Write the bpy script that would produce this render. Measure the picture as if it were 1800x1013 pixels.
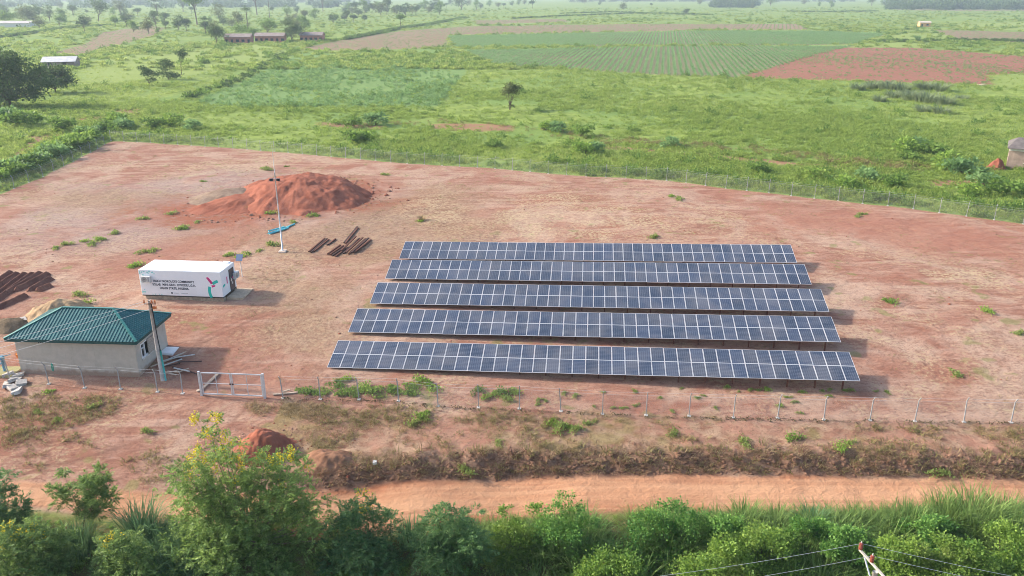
import bpy, math, random
import numpy as np
from mathutils import Vector, Matrix

scene = bpy.context.scene
for _o in list(bpy.data.objects): bpy.data.objects.remove(_o, do_unlink=True)
COL = scene.collection
R = math.radians

# ------------------------------------------------------------------ camera
CAM_H = 26.3
FPX = 1413.0                                   # focal length in pixels of the 1800 px wide photograph
TILT = math.atan(520.5/FPX)
cam_d = bpy.data.cameras.new('camera'); cam = bpy.data.objects.new('camera', cam_d); COL.objects.link(cam)
cam.location = (0, 0, CAM_H); cam.rotation_euler = (math.pi/2 - TILT, 0, 0)
cam_d.sensor_width = 36.0; cam_d.lens = 36.0*FPX/1800.0
cam_d.clip_start = 0.5; cam_d.clip_end = 20000
scene.camera = cam
scene.render.resolution_x = 1024; scene.render.resolution_y = 576

# ------------------------------------------------------------------ sky, sun, exposure
SUN_EL, SUN_AZ = R(29), R(168)                 # azimuth measured from +X towards +Y
w = bpy.data.worlds.new('World'); scene.world = w; w.use_nodes = True
nt = w.node_tree; bg = nt.nodes['Background']
sky = nt.nodes.new('ShaderNodeTexSky'); sky.sky_type = 'NISHITA'; sky.sun_disc = False
sky.sun_elevation = SUN_EL; sky.sun_rotation = (math.pi/2 - SUN_AZ) % (2*math.pi)
sky.air_density = 1.0; sky.dust_density = 2.5; sky.ozone_density = 1.0
nt.links.new(sky.outputs[0], bg.inputs[0]); bg.inputs[1].default_value = 0.15
sl = bpy.data.lights.new('sun', 'SUN'); sl.energy = 2.9; sl.angle = R(2.8); sl.color = (1.0, 0.93, 0.82)
so = bpy.data.objects.new('sun', sl); COL.objects.link(so)
tosun = Vector((math.cos(SUN_EL)*math.cos(SUN_AZ), math.cos(SUN_EL)*math.sin(SUN_AZ), math.sin(SUN_EL)))
so.rotation_euler = (-tosun).to_track_quat('-Z', 'Y').to_euler(); so.location = (-60, 60, 80)
vs = scene.view_settings; vs.view_transform = 'Standard'; vs.look = 'None'; vs.gamma = 1; vs.use_curve_mapping = False
vs.exposure = 1.12
scene.render.engine = 'CYCLES'
scene.cycles.max_bounces = 4; scene.cycles.diffuse_bounces = 2; scene.cycles.glossy_bounces = 2
scene.cycles.transmission_bounces = 3; scene.cycles.transparent_max_bounces = 8; scene.cycles.volume_bounces = 0
scene.cycles.use_denoising = True; scene.cycles.pixel_filter_type = 'BLACKMAN_HARRIS'; scene.cycles.filter_width = 0.95; scene.cycles.use_adaptive_sampling = True; scene.cycles.adaptive_threshold = 0.025

# ------------------------------------------------------------------ noise and terrain height
def _hash(ix, iy, seed):
    n = (ix.astype(np.int64)*374761393 + iy.astype(np.int64)*668265263 + seed*1442695041) & 0xffffffff
    n = ((n ^ (n >> 13))*1274126177) & 0xffffffff
    return ((n ^ (n >> 16)) & 0xffff)/65535.0
def vnoise(x, y, seed=0):
    x = np.asarray(x, float); y = np.asarray(y, float)
    ix = np.floor(x); iy = np.floor(y); fx = x-ix; fy = y-iy
    fx = fx*fx*(3-2*fx); fy = fy*fy*(3-2*fy)
    a = _hash(ix, iy, seed); b = _hash(ix+1, iy, seed); c = _hash(ix, iy+1, seed); d = _hash(ix+1, iy+1, seed)
    return (a*(1-fx)+b*fx)*(1-fy) + (c*(1-fx)+d*fx)*fy - 0.5
def fbm(x, y, seed=0, octv=4):
    s = 0; a = 1.0; f = 1.0
    for k in range(octv):
        s = s + a*vnoise(np.asarray(x)*f+k*17.3, np.asarray(y)*f-k*9.1, seed+k); a *= .5; f *= 2.03
    return s
def sstep(a, b, x):
    t = np.clip((x-a)/(b-a), 0, 1); return t*t*(3-2*t)
def base_z(x, y):
    z = -.125*4.5*np.logaddexp(0, (68.5-y)/4.5)
    return z + .006*45*np.tanh((x-6)/45)
_ct, _st = math.cos(TILT), math.sin(TILT)
def ray(px, py):
    a = (px-900)/FPX; b = (py-506.5)/FPX
    return np.array([a, _ct - b*_st, -_st - b*_ct])
_TT = 20.0*1.012**np.arange(520)
def hit(px, py, zf):
    d = ray(px, py); ts = _TT
    for _ in range(4):
        h = CAM_H + d[2]*ts - zf(d[0]*ts, d[1]*ts); k = int(np.argmax(h < 0)) if (h < 0).any() else len(ts)-1
        ts = np.linspace(ts[max(k-1, 0)], ts[k], 40)
    t = ts[20]; return (float(d[0]*t), float(d[1]*t))
def P0(px, py): return hit(px, py, base_z)
def poly_sdf(x, y, poly):
    """positive inside, in metres"""
    x = np.asarray(x, float); y = np.asarray(y, float); d = np.full(x.shape, 1e9); ins = np.zeros(x.shape, bool)
    n = len(poly)
    for i in range(n):
        ax, ay = poly[i]; bx, by = poly[(i+1) % n]; ex, ey = bx-ax, by-ay
        t = np.clip(((x-ax)*ex+(y-ay)*ey)/(ex*ex+ey*ey+1e-12), 0, 1)
        d = np.minimum(d, (x-ax-t*ex)**2+(y-ay-t*ey)**2)
        c = ((ay > y) != (by > y)) & (x < ex*(y-ay)/((ey if abs(ey) > 1e-12 else 1e-12))+ax)
        ins ^= c
    d = np.sqrt(d); return np.where(ins, d, -d)
def line_dist(x, y, pts):
    x = np.asarray(x, float); y = np.asarray(y, float); d = np.full(x.shape, 1e9)
    for (ax, ay), (bx, by) in zip(pts[:-1], pts[1:]):
        ex, ey = bx-ax, by-ay
        t = np.clip(((x-ax)*ex+(y-ay)*ey)/(ex*ex+ey*ey+1e-12), 0, 1)
        d = np.minimum(d, (x-ax-t*ex)**2+(y-ay-t*ey)**2)
    return np.sqrt(d)
# bank of the road: foot of the bank as y over x (interpolated), the road lies below it
_bk = [P0(*q) for q in [(430, 868), (545, 850), (700, 834), (900, 827), (1200, 823), (1500, 827), (1800, 832)]]
_bkx = np.array([-80]+[q[0] for q in _bk]+[80.]); _bky = np.array([_bk[0][1]-1.0]+[q[1] for q in _bk]+[_bk[-1][1]-.5])
def bank_y(x): return np.interp(x, _bkx, _bky)
def bank_amt(x): return sstep(-16, -9, x)
def terrain(x, y):
    x = np.asarray(x, float); y = np.asarray(y, float)
    z = base_z(x, y)
    amt = bank_amt(x); by = bank_y(x) + .5*vnoise(x*.55, y*0, 5)
    t = sstep(by-.15, by+1.25+.5*vnoise(x*.3, y*0+3, 8), y)
    hgt = .72+.5*np.clip(vnoise(x*.16, y*0, 6)*1.6, -.5, .5)
    z = z - hgt*amt*(1-t) - .25*(1-amt)*(1-sstep(by-2, by+2, y))
    # rough lip on top of the bank
    lip = amt*np.exp(-((y-by-1.6)/1.3)**2)
    z = z + lip*(.45*np.abs(fbm(x*.9, y*.9, 11, 3)) + .10) + amt*np.exp(-((y-by-1.0)/.9)**2)*.32*fbm(x*1.7, y*1.7, 13, 3)
    z = z - .9*sstep(0, -3.5, y-(by-4.8))*1.0           # ground falls away under the roadside bushes
    site = sstep(150, 110, y)*sstep(30, 50, y)
    z = z + site*(.10*fbm(x*.18, y*.18, 21, 3) + .05*fbm(x*.9, y*.9, 22, 3))
    fld = 1-site
    far = sstep(110, 160, y)
    z = z + far*(.35*fbm(x*.05, y*.05, 31, 3) + .12*fbm(x*.35, y*.35, 33, 3)) + sstep(220, 500, y)*1.2*fbm(x*.006, y*.006, 35, 2)
    return z
RUTS = [[P0(*q) for q in ln] for ln in ([(318,645),(335,615),(352,596),(430,560),(520,528)],[(326,648),(343,617),(360,600),(440,564),(540,530)],[(470,345),(400,400),(300,440),(240,455),(150,480)],[(480,352),(410,408),(310,448),(160,492)],[(0,458),(70,440),(130,430)],[(380,700),(330,740),(200,790),(0,845)],[(440,702),(400,760),(250,830),(100,870)],[(0,745),(120,735),(260,705),(360,700)])]
def rut_d(x, y):
    d = np.full(np.shape(x), 1e3)
    x = np.asarray(x); y = np.asarray(y); k = (np.abs(x) < 90) & (y > 30) & (y < 130); xs, ys = x[k]+.35*fbm(x[k]*.5, y[k]*.5, 44, 2), y[k]
    for ln in RUTS: d[k] = np.minimum(d[k], line_dist(xs, ys, ln))
    return d
def G(px, py):
    x, y = hit(px, py, terrain); return (x, y, float(terrain(x, y)))
def tz(x, y): return float(terrain(x, y))

# ------------------------------------------------------------------ mesh helpers
def setp(o, label=None, cat=None, group=None, kind=None):
    if label: o['label'] = label
    if cat: o['category'] = cat
    if group: o['group'] = group
    if kind: o['kind'] = kind
    return o
def empty(name, loc, rz=0, label=None, cat=None, group=None):
    o = bpy.data.objects.new(name, None); o.empty_display_size = .3; COL.objects.link(o)
    o.location = loc; o.rotation_euler = (0, 0, rz); return setp(o, label, cat, group)
def link(name, mesh, parent=None, loc=None, rz=None):
    o = bpy.data.objects.new(name, mesh); COL.objects.link(o)
    if parent: o.parent = parent
    if loc is not None: o.location = loc
    if rz is not None: o.rotation_euler = (0, 0, rz)
    return o
def mesh_np(name, verts, faces, mats, midx=None, smooth=False, attr=None):
    """verts (n,3); faces (m,k) int array (all the same k)"""
    verts = np.asarray(verts, np.float32); faces = np.asarray(faces, np.int32)
    me = bpy.data.meshes.new(name); m, k = faces.shape
    me.vertices.add(len(verts)); me.vertices.foreach_set('co', verts.ravel())
    me.loops.add(m*k); me.loops.foreach_set('vertex_index', faces.ravel())
    me.polygons.add(m); me.polygons.foreach_set('loop_start', np.arange(0, m*k, k, dtype=np.int32))
    try: me.polygons.foreach_set('loop_total', np.full(m, k, dtype=np.int32))
    except Exception: pass
    for mt in (mats if isinstance(mats, (list, tuple)) else [mats]): me.materials.append(mt)
    if midx is not None: me.polygons.foreach_set('material_index', np.asarray(midx, np.int32))
    if smooth: me.polygons.foreach_set('use_smooth', np.ones(m, bool))
    if attr:
        for an, av in attr.items():
            a = me.attributes.new(an, 'FLOAT', 'POINT'); a.data.foreach_set('value', np.asarray(av, np.float32))
    me.update(calc_edges=True); return me
class MB:
    def __init__(s): s.v = []; s.f = []; s.m = []
    def add(s, vs, fs, mi=0):
        n = len(s.v); s.v += [tuple(map(float, q)) for q in vs]
        for f in fs: s.f.append(tuple(n+i for i in f)); s.m.append(mi)
        return s
    def box(s, lo, hi, mi=0, M=None):
        x0, y0, z0 = lo; x1, y1, z1 = hi
        vs = [(x0,y0,z0),(x1,y0,z0),(x1,y1,z0),(x0,y1,z0),(x0,y0,z1),(x1,y0,z1),(x1,y1,z1),(x0,y1,z1)]
        if M is not None: vs = [M @ Vector(q) for q in vs]
        return s.add(vs, [(0,3,2,1),(4,5,6,7),(0,1,5,4),(1,2,6,5),(2,3,7,6),(3,0,4,7)], mi)
    def bar(s, a, b, wd, ht, mi=0, up=(0,0,1)):
        a = Vector(a); b = Vector(b); d = (b-a).normalized(); u = Vector(up)
        if abs(d.dot(u)) > .99: u = Vector((0,1,0))
        sd = d.cross(u).normalized()*wd/2; u2 = sd.cross(d).normalized()*ht/2
        vs = [a-sd-u2, a+sd-u2, a+sd+u2, a-sd+u2, b-sd-u2, b+sd-u2, b+sd+u2, b-sd+u2]
        return s.add(vs, [(0,1,2,3),(7,6,5,4),(0,4,5,1),(1,5,6,2),(2,6,7,3),(3,7,4,0)], mi)
    def tube(s, pts, rad, n=8, mi=0, cap=True):
        pts = [Vector(p) for p in pts]; k = len(pts)
        rad = list(rad) if hasattr(rad, '__len__') else [rad]*k
        rings = []
        for i, p in enumerate(pts):
            d = (pts[min(i+1, k-1)]-pts[max(i-1, 0)]).normalized()
            u = Vector((0,0,1)) if abs(d.z) < .9 else Vector((1,0,0))
            a = d.cross(u).normalized(); b = d.cross(a)
            rings.append([p+rad[i]*(a*math.cos(2*math.pi*j/n)+b*math.sin(2*math.pi*j/n)) for j in range(n)])
        vs = [q for r in rings for q in r]; fs = []
        for i in range(k-1):
            for j in range(n):
                fs.append((i*n+j, i*n+(j+1) % n, (i+1)*n+(j+1) % n, (i+1)*n+j))
        if cap: fs += [tuple(range(n)), tuple(range((k-1)*n+n-1, (k-1)*n-1, -1))]
        return s.add(vs, fs, mi)
    def mesh(s, name, mats, smooth=False):
        me = bpy.data.meshes.new(name); me.from_pydata(s.v, [], s.f)
        for mt in (mats if isinstance(mats, (list, tuple)) else [mats]): me.materials.append(mt)
        me.polygons.foreach_set('material_index', np.array(s.m, np.int32))
        if smooth: me.polygons.foreach_set('use_smooth', np.ones(len(s.f), bool))
        me.update(); return me
    def build(s, name, mats, parent=None, smooth=False, loc=None, rz=None):
        return link(name, s.mesh(name, mats, smooth), parent, loc, rz)
def copy_tree(o, parent=None):
    c = o.copy(); COL.objects.link(c); c.parent = parent
    for ch in o.children: copy_tree(ch, c)
    return c

# ------------------------------------------------------------------ material helpers
class NB:
    def __init__(s, name):
        s.mat = bpy.data.materials.new(name); s.mat.use_nodes = True; s.t = s.mat.node_tree
        s.b = s.t.nodes['Principled BSDF']; s.out = s.t.nodes['Material Output']
    def n(s, typ, **kw):
        nd = s.t.nodes.new(typ)
        for k, v in kw.items(): setattr(nd, k, v)
        return nd
    def set(s, sock, v):
        if isinstance(v, bpy.types.NodeSocket): s.t.links.new(v, sock)
        elif v is not None: sock.default_value = v
    def math(s, op, a, b=None, c=None, clamp=False):
        nd = s.n('ShaderNodeMath', operation=op, use_clamp=clamp); s.set(nd.inputs[0], a)
        if b is not None: s.set(nd.inputs[1], b)
        if c is not None: s.set(nd.inputs[2], c)
        return nd.outputs[0]
    def mix(s, f, a, b, mode='MIX'):
        nd = s.n('ShaderNodeMix', data_type='RGBA', blend_type=mode); nd.clamp_factor = True
        s.set(nd.inputs[0], f); s.set(nd.inputs[6], _c(a)); s.set(nd.inputs[7], _c(b)); return nd.outputs[2]
    def noise(s, vec, scale, detail=4, rough=.6, dist=0):
        nd = s.n('ShaderNodeTexNoise'); s.set(nd.inputs['Vector'], vec); nd.inputs['Scale'].default_value = scale
        nd.inputs['Detail'].default_value = detail; nd.inputs['Roughness'].default_value = rough
        nd.inputs['Distortion'].default_value = dist; return nd.outputs['Fac']
    def ramp(s, x, a, b):
        nd = s.n('ShaderNodeMapRange', interpolation_type='SMOOTHSTEP'); s.set(nd.inputs[0], x)
        nd.inputs[1].default_value = a; nd.inputs[2].default_value = b; return nd.outputs[0]
    def attr(s, name):
        nd = s.n('ShaderNodeAttribute', attribute_name=name); return nd.outputs['Fac']
    def pos(s): return s.n('ShaderNodeNewGeometry').outputs['Position']
    def obj(s): return s.n('ShaderNodeTexCoord').outputs['Object']
    def mapv(s, vec, scale=(1,1,1), rot=(0,0,0), loc=(0,0,0)):
        nd = s.n('ShaderNodeMapping'); s.set(nd.inputs[0], vec); nd.inputs['Scale'].default_value = scale
        nd.inputs['Rotation'].default_value = rot; nd.inputs['Location'].default_value = loc; return nd.outputs[0]
    def bump(s, h, strength=.5, dist=.05):
        nd = s.n('ShaderNodeBump'); nd.inputs['Strength'].default_value = strength; nd.inputs['Distance'].default_value = dist
        s.set(nd.inputs['Height'], h); s.t.links.new(nd.outputs[0], s.b.inputs['Normal']); return nd
    def fin(s, col=None, rough=.8, metal=0, spec=.3):
        if col is not None: s.set(s.b.inputs['Base Color'], _c(col))
        s.set(s.b.inputs['Roughness'], rough); s.b.inputs['Metallic'].default_value = metal
        s.b.inputs['Specular IOR Level'].default_value = spec; return s.mat
def _c(v): return (v[0], v[1], v[2], 1.0) if isinstance(v, (tuple, list)) else v
def plain(name, col, rough=.7, metal=0, var=.25, scale=6, spec=.3, bump=0):
    """a colour with mottled wear in object space"""
    m = NB(name); o = m.obj(); f = m.noise(o, scale, 5, .65)
    c = m.mix(m.ramp(f, .3, .75), tuple(q*(1-var) for q in col), tuple(min(1, q*(1+var*.7)) for q in col))
    if bump: m.bump(m.noise(o, scale*6, 3), bump, .02)
    return m.fin(c, rough, metal, spec)
def leaf_mat(name, dark, light, trans=.35, hue=None, rough=.55):
    m = NB(name)
    v = m.attr('var'); rnd = m.n('ShaderNodeObjectInfo').outputs['Random']
    f = m.math('ADD', v, m.math('MULTIPLY', m.math('SUBTRACT', rnd, .5), .35), clamp=True)
    c = m.mix(f, dark, light)
    if hue: c = m.mix(m.ramp(m.noise(m.pos(), .35, 2), .55, .75), c, hue)
    m.fin(c, rough, 0, .25)
    tr = m.n('ShaderNodeBsdfTranslucent'); m.set(tr.inputs[0], m.mix(.5, c, light))
    mx = m.n('ShaderNodeMixShader'); mx.inputs[0].default_value = trans
    m.t.links.new(m.b.outputs[0], mx.inputs[1]); m.t.links.new(tr.outputs[0], mx.inputs[2]); m.t.links.new(mx.outputs[0], m.out.inputs[0])
    return m.mat

# ================================================================== GROUND LAYOUT (world polygons, from ground points of the photograph)
def PL(pts): return [P0(*q) for q in pts]
BACK_PX = [(195,247),(310,254),(430,262),(565,274),(700,287),(850,295),(1000,308),(1180,318),(1290,333),(1380,343),(1505,357),(1600,367),(1700,381),(1752,388)]
BACK = PL(BACK_PX)
_d = np.array(BACK[-1])-np.array(BACK[-3]); BACK.append(tuple(np.array(BACK[-1])+_d/np.linalg.norm(_d)*30))
LEFTF = [BACK[0], P0(153,271), P0(77,310), P0(10,338)]
_d = np.array(LEFTF[-1])-np.array(LEFTF[-2]); LEFTF.append(tuple(np.array(LEFTF[-1])+_d/np.linalg.norm(_d)*18))
SITE = list(BACK) + [(100, 60), (100, 42.3)] + PL([(1800,882),(1500,890),(1200,889),(1000,893),(850,902),(700,925),(600,932),(450,930),(250,915),(100,900),(0,890)]) + [(-75, 41), (-90, 70)] + LEFTF[::-1][:-1]
ROAD = [(100, 47.2), (100, 43.4)] + PL([(1800,880),(1500,887),(1200,886),(1000,890),(850,898),(700,920),(600,930),(450,930),(250,912),(100,892),(0,880)]) + [(-75, 41.5), (-75, 44.8)] + PL([(0,845),(200,858),(420,868),(545,851),(700,835),(900,828),(1200,824),(1500,828),(1800,833)])
RED = [PL([(1295,138),(1420,98),(1470,85),(1600,84),(1640,88),(1800,100),(1900,108),(1900,130),(1800,128),(1735,132),(1745,150),(1500,142)])]
BROWN = [PL([(520,88),(620,68),(700,55),(820,46),(1100,43),(1400,42),(1420,52),(1110,55),(787,62),(785,84),(600,90)]),
         PL([(80,97),(150,78),(180,58),(265,47),(290,50),(275,62),(200,82),(140,97)]),
         PL([(1640,54),(1800,57),(1900,60),(1900,80),(1800,78),(1690,72)]),
         PL([(1560,16),(1800,14),(1900,16),(1900,22),(1800,20),(1600,19)]), PL([(830,36),(990,33),(1000,38),(840,42)])]
MAIZE = [PL([(787,64),(1110,57),(1420,55),(1560,60),(1500,79),(1300,80),(1000,82),(800,83)]),
         PL([(815,89),(1000,86),(1300,82),(1500,82),(1455,92),(1290,138),(1130,130),(1000,122),(870,115)])]
LIME = [PL([(1430,78),(1630,76),(1630,85),(1440,86)]), PL([(1520,72),(1610,50),(1690,60),(1690,71)]), PL([(1735,133),(1800,129),(1900,129),(1900,152),(1745,152)]),
        PL([(130,110),(300,88),(500,78),(520,92),(420,115),(330,135),(140,150)]), PL([(1650,42),(1900,38),(1900,56),(1700,52)])]
CASSAVA = [PL([(520,97),(810,90),(835,106),(770,188),(420,190),(345,182)])]
CLAY = [PL(q) for q in ([(205,195),(235,190),(252,196),(232,206),(210,204)], [(755,218),(800,216),(905,222),(900,230),(820,230),(760,226)], [(125,208),(200,206),(230,212),(140,214)],
        [(1640,318),(1700,316),(1740,322),(1700,330),(1640,328)], [(40,262),(55,240),(130,234),(100,242),(60,255),(30,290),(0,310),(0,292)], [(1060,255),(1200,268),(1330,280),(1480,292),(1560,302),(1560,308),(1480,298),(1330,287),(1200,275),(1060,261)],
        [(1400,312),(1470,318),(1470,322),(1400,317)], [(560,216),(680,222),(670,228),(560,222)])]
PATH = [PL([(1180,17),(1290,18),(1400,24),(1500,28),(1615,36)])]
HEDGE = [PL([(605,70),(650,62),(700,51),(760,42),(818,31)]), PL([(0,68),(60,60),(110,53),(190,47)]), PL([(330,178),(420,140),(500,100),(525,90)]), PL([(1385,20.5),(1460,21.5),(1542,20)]), PL([(900,33),(1000,28),(1100,24),(1250,26)]), PL([(985,24),(1080,22),(1200,26)]), PL([(1525,74.5),(1700,73),(1800,74)])]
BANDW = [PL([(640,222),(760,214),(960,235),(1100,248),(1300,262),(1480,285),(1600,296)]), PL([(860,226),(1000,236),(1060,250)])]

# ------------------------------------------------------------------ materials
def terrain_material():
    m = NB('ground_soil_and_pasture'); p = m.pos()
    n1 = m.noise(p, .03, 2, .62); n2 = m.noise(p, .22, 3, .65); n3 = m.noise(p, 1.3, 4, .7); n4 = m.noise(p, 7, 1, .7)
    ps = m.mapv(p, (.35, 1.0, 1.0), (0, 0, R(8)));  st = m.noise(ps, .9, 3, .72, .6)          # soil streaks along the slope
    ps2 = m.mapv(p, (.12, .9, 1.0), (0, 0, R(-6))); st2 = m.noise(ps2, .45, 2, .7, .4)
    # pasture
    g = m.mix(m.ramp(n2, .35, .65), (.15, .21, .042), (.25, .32, .07))
    g = m.mix(m.ramp(n1, .42, .62), g, (.165, .25, .06))
    g = m.mix(m.math('MULTIPLY', m.ramp(n3, .5, .72), .55), g, (.32, .36, .10))
    g = m.mix(m.math('MULTIPLY', m.ramp(n3, .5, .3), .4), g, (.09, .125, .035))
    def mask(name, w=.6, amp=2.0):
        a = m.math('ADD', m.attr(name), m.math('MULTIPLY', m.math('SUBTRACT', n2, .5), amp)); return m.ramp(a, -w, w)
    soil_red = m.mix(m.ramp(n3, .3, .7), (.25, .098, .066), (.33, .15, .105))
    soil_brown = m.mix(m.ramp(n3, .3, .7), (.22, .14, .09), (.30, .21, .14))
    weed = m.math('MULTIPLY', m.ramp(m.noise(p, .8, 2, .7), .5, .62), .7)
    g = m.mix(mask('a_lime', 6, 16), g, m.mix(n3, (.195, .265, .06), (.275, .325, .09)))
    g = m.mix(m.math('MULTIPLY', mask('a_cassava', 1.5), .75), g, m.mix(n3, (.12, .21, .075), (.20, .30, .10)))
    g = m.mix(m.math('MULTIPLY', mask('a_maize', 1.5, 7.0), .8), g, m.mix(n3, (.15, .17, .09), (.30, .21, .14)))
    g = m.mix(mask('a_brown', 1.5, 9.0), g, m.mix(m.math('MULTIPLY', weed, .7), soil_brown, (.15, .19, .06)))
    g = m.mix(mask('a_red', 1.2, 9.0), g, m.mix(m.math('MULTIPLY', weed, .55), soil_red, (.14, .17, .06)))
    g = m.mix(m.math('MULTIPLY', mask('a_clay', .9, 5.0), m.ramp(n3, .30, .55)), g, (.30, .15, .10))
    g = m.mix(mask('a_path', .5, .5), g, (.55, .50, .40))
    # compound floor: trampled laterite, paler crust, straw and grey wash
    nd = m.noise(p, .085, 3, .6, 1.2); nb = m.noise(m.mapv(p, (1, 1, 1), (0, 0, 0), (31, 7, 0)), .13, 3, .65, .8); nf = m.noise(p, 2.6, 3, .75)
    s = m.mix(m.ramp(st, .36, .62), (.265, .122, .082), (.365, .205, .145))
    s = m.mix(m.math('MULTIPLY', m.ramp(m.noise(m.mapv(p, (1, 1, 1), (0, 0, 0), (5, 90, 0)), .06, 2, .6, 1.0), .50, .64), .8), s, m.mix(n3, (.245, .098, .064), (.325, .15, .10)))
    s = m.mix(m.math('MULTIPLY', m.ramp(nd, .46, .62), .85), s, m.mix(m.ramp(n3, .3, .7), (.37, .24, .17), (.46, .32, .235)))
    s = m.mix(m.math('MULTIPLY', m.ramp(st2, .52, .66), .6), s, (.45, .30, .22))
    n0 = m.noise(p, .055, 1, .5)
    grey = m.math('MULTIPLY', m.ramp(m.math('ADD', m.attr('a_grey'), m.math('MULTIPLY', m.math('SUBTRACT', n0, .5), 40)), -6, 9), .8)
    s = m.mix(m.math('MULTIPLY', grey, m.ramp(nb, .25, .58)), s, m.mix(n3, (.29, .205, .175), (.38, .295, .26)))
    s = m.mix(m.math('MULTIPLY', m.ramp(nf, .46, .66), m.math('MULTIPLY', m.ramp(nb, .46, .60), .7)), s, (.42, .32, .185))     # straw litter
    s = m.mix(m.math('MULTIPLY', m.ramp(nf, .50, .30), m.math('MULTIPLY', m.ramp(nb, .30, .55), .5)), s, (.18, .10, .068))
    fs = m.noise(m.mapv(p, (.38, 1.3, 1.0), (0, 0, R(4))), 2.2, 3, .78, .4)
    s = m.mix(m.math('MULTIPLY', m.ramp(fs, .47, .34), .42), s, (.18, .078, .055))  # dark streaks painted in for the small shadows of tiny ground undulations
    s = m.mix(m.math('MULTIPLY', m.ramp(fs, .58, .72), .25), s, (.50, .35, .28))
    rut = m.ramp(m.math('ADD', m.attr('a_rut'), m.math('MULTIPLY', m.math('SUBTRACT', n3, .5), .5)), -.12, .12)
    s = m.mix(m.math('MULTIPLY', rut, .45), s, (.17, .075, .052))
    s = m.mix(m.math('MULTIPLY', m.ramp(n4, .55, .72), .4), s, (.15, .075, .052))
    s = m.mix(m.math('MULTIPLY', m.ramp(m.noise(p, .35, 2, .7), .62, .70), .5), s, (.17, .19, .055))
    stw = m.ramp(m.math('ADD', m.attr('a_straw'), m.math('MULTIPLY', m.math('SUBTRACT', nb, .5), 22)), -3.5, 4)
    s = m.mix(m.math('MULTIPLY', stw, .72), s, m.mix(m.ramp(nf, .30, .70), m.mix(m.ramp(n2, .35, .6), (.17, .092, .058), (.24, .14, .09)), (.34, .235, .145)))
    pst = m.ramp(m.math('ADD', m.attr('a_pale'), m.math('MULTIPLY', m.math('SUBTRACT', nb, .5), 14)), -2, 2.5)
    s = m.mix(m.math('MULTIPLY', m.math('MULTIPLY', pst, .65), m.math('MULTIPLY', m.ramp(nf, .42, .60), m.ramp(n2, .35, .60))), s, (.46, .365, .22))
    rdp = m.ramp(m.math('ADD', m.attr('a_raw'), m.math('MULTIPLY', m.math('SUBTRACT', nb, .5), 18)), -3, 4)
    s = m.mix(m.math('MULTIPLY', rdp, .75), s, m.mix(n3, (.26, .102, .068), (.36, .17, .115)))
    sp_ = m.ramp(m.math('ADD', m.attr('a_spoil'), m.math('MULTIPLY', m.math('SUBTRACT', nb, .5), 16)), -4, 4)
    s = m.mix(m.math('MULTIPLY', sp_, m.ramp(n3, .25, .55)), s, m.mix(n3, (.22, .072, .04), (.31, .12, .07)))
    # roadside verge: rougher, browner
    vg = mask('a_verge', .8, 3.0)
    vcol = m.mix(m.ramp(n3, .35, .62), (.20, .10, .065), (.38, .25, .165))
    vcol = m.mix(m.math('MULTIPLY', m.ramp(nb, .45, .6), .6), vcol, (.36, .18, .125))
    vcol = m.mix(m.math('MULTIPLY', m.ramp(n2, .52, .64), .5), vcol, (.20, .18, .06))
    vcol = m.mix(m.math('MULTIPLY', m.ramp(nf, .5, .7), .6), vcol, (.115, .06, .036))
    s = m.mix(vg, s, vcol)
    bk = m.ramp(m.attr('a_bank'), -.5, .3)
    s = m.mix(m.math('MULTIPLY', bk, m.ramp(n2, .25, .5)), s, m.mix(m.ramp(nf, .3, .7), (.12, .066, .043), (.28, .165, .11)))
    c = m.mix(mask('a_site', .35, 1.2), g, s)
    pr = m.mapv(p, (.07, 1.0, 1.0), (0, 0, R(-2))); rt = m.noise(pr, .9, 3, .65, .5)
    road = m.mix(m.ramp(rt, .36, .62), (.35, .14, .074), (.49, .255, .145))
    road = m.mix(m.math('MULTIPLY', m.ramp(nb, .5, .62), .5), road, (.51, .29, .17))
    road = m.mix(m.math('MULTIPLY', m.ramp(n3, .55, .75), .4), road, (.28, .105, .056))
    road = m.mix(m.math('MULTIPLY', m.ramp(n4, .58, .74), .3), road, (.22, .09, .05))
    wc = m.math('ADD', m.attr('a_roadc'), m.math('MULTIPLY', m.math('SUBTRACT', n2, .5), 1.6))
    road = m.mix(m.math('MULTIPLY', m.ramp(wc, 1.9, .6), .55), road, (.53, .30, .17))
    road = m.mix(m.math('MULTIPLY', m.ramp(wc, 1.5, 2.3), .5), road, (.30, .115, .062))
    trk = m.ramp(m.math('ABSOLUTE', m.math('SUBTRACT', m.math('ADD', m.attr('a_roadc'), m.math('MULTIPLY', m.math('SUBTRACT', n3, .5), .3)), .82)), .24, .08)
    road = m.mix(m.math('MULTIPLY', trk, .35), road, (.33, .15, .085))
    c = m.mix(mask('a_road', .25, 1.1), c, road)
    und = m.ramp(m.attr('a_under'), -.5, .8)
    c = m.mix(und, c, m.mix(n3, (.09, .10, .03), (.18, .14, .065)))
    m.bump(m.noise(m.mapv(p, (.7, 1.2, 1.0)), 1.7, 4, .78), .8, .22)
    return m.fin(c, .95, 0, .1)

M_ground = terrain_material()

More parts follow.
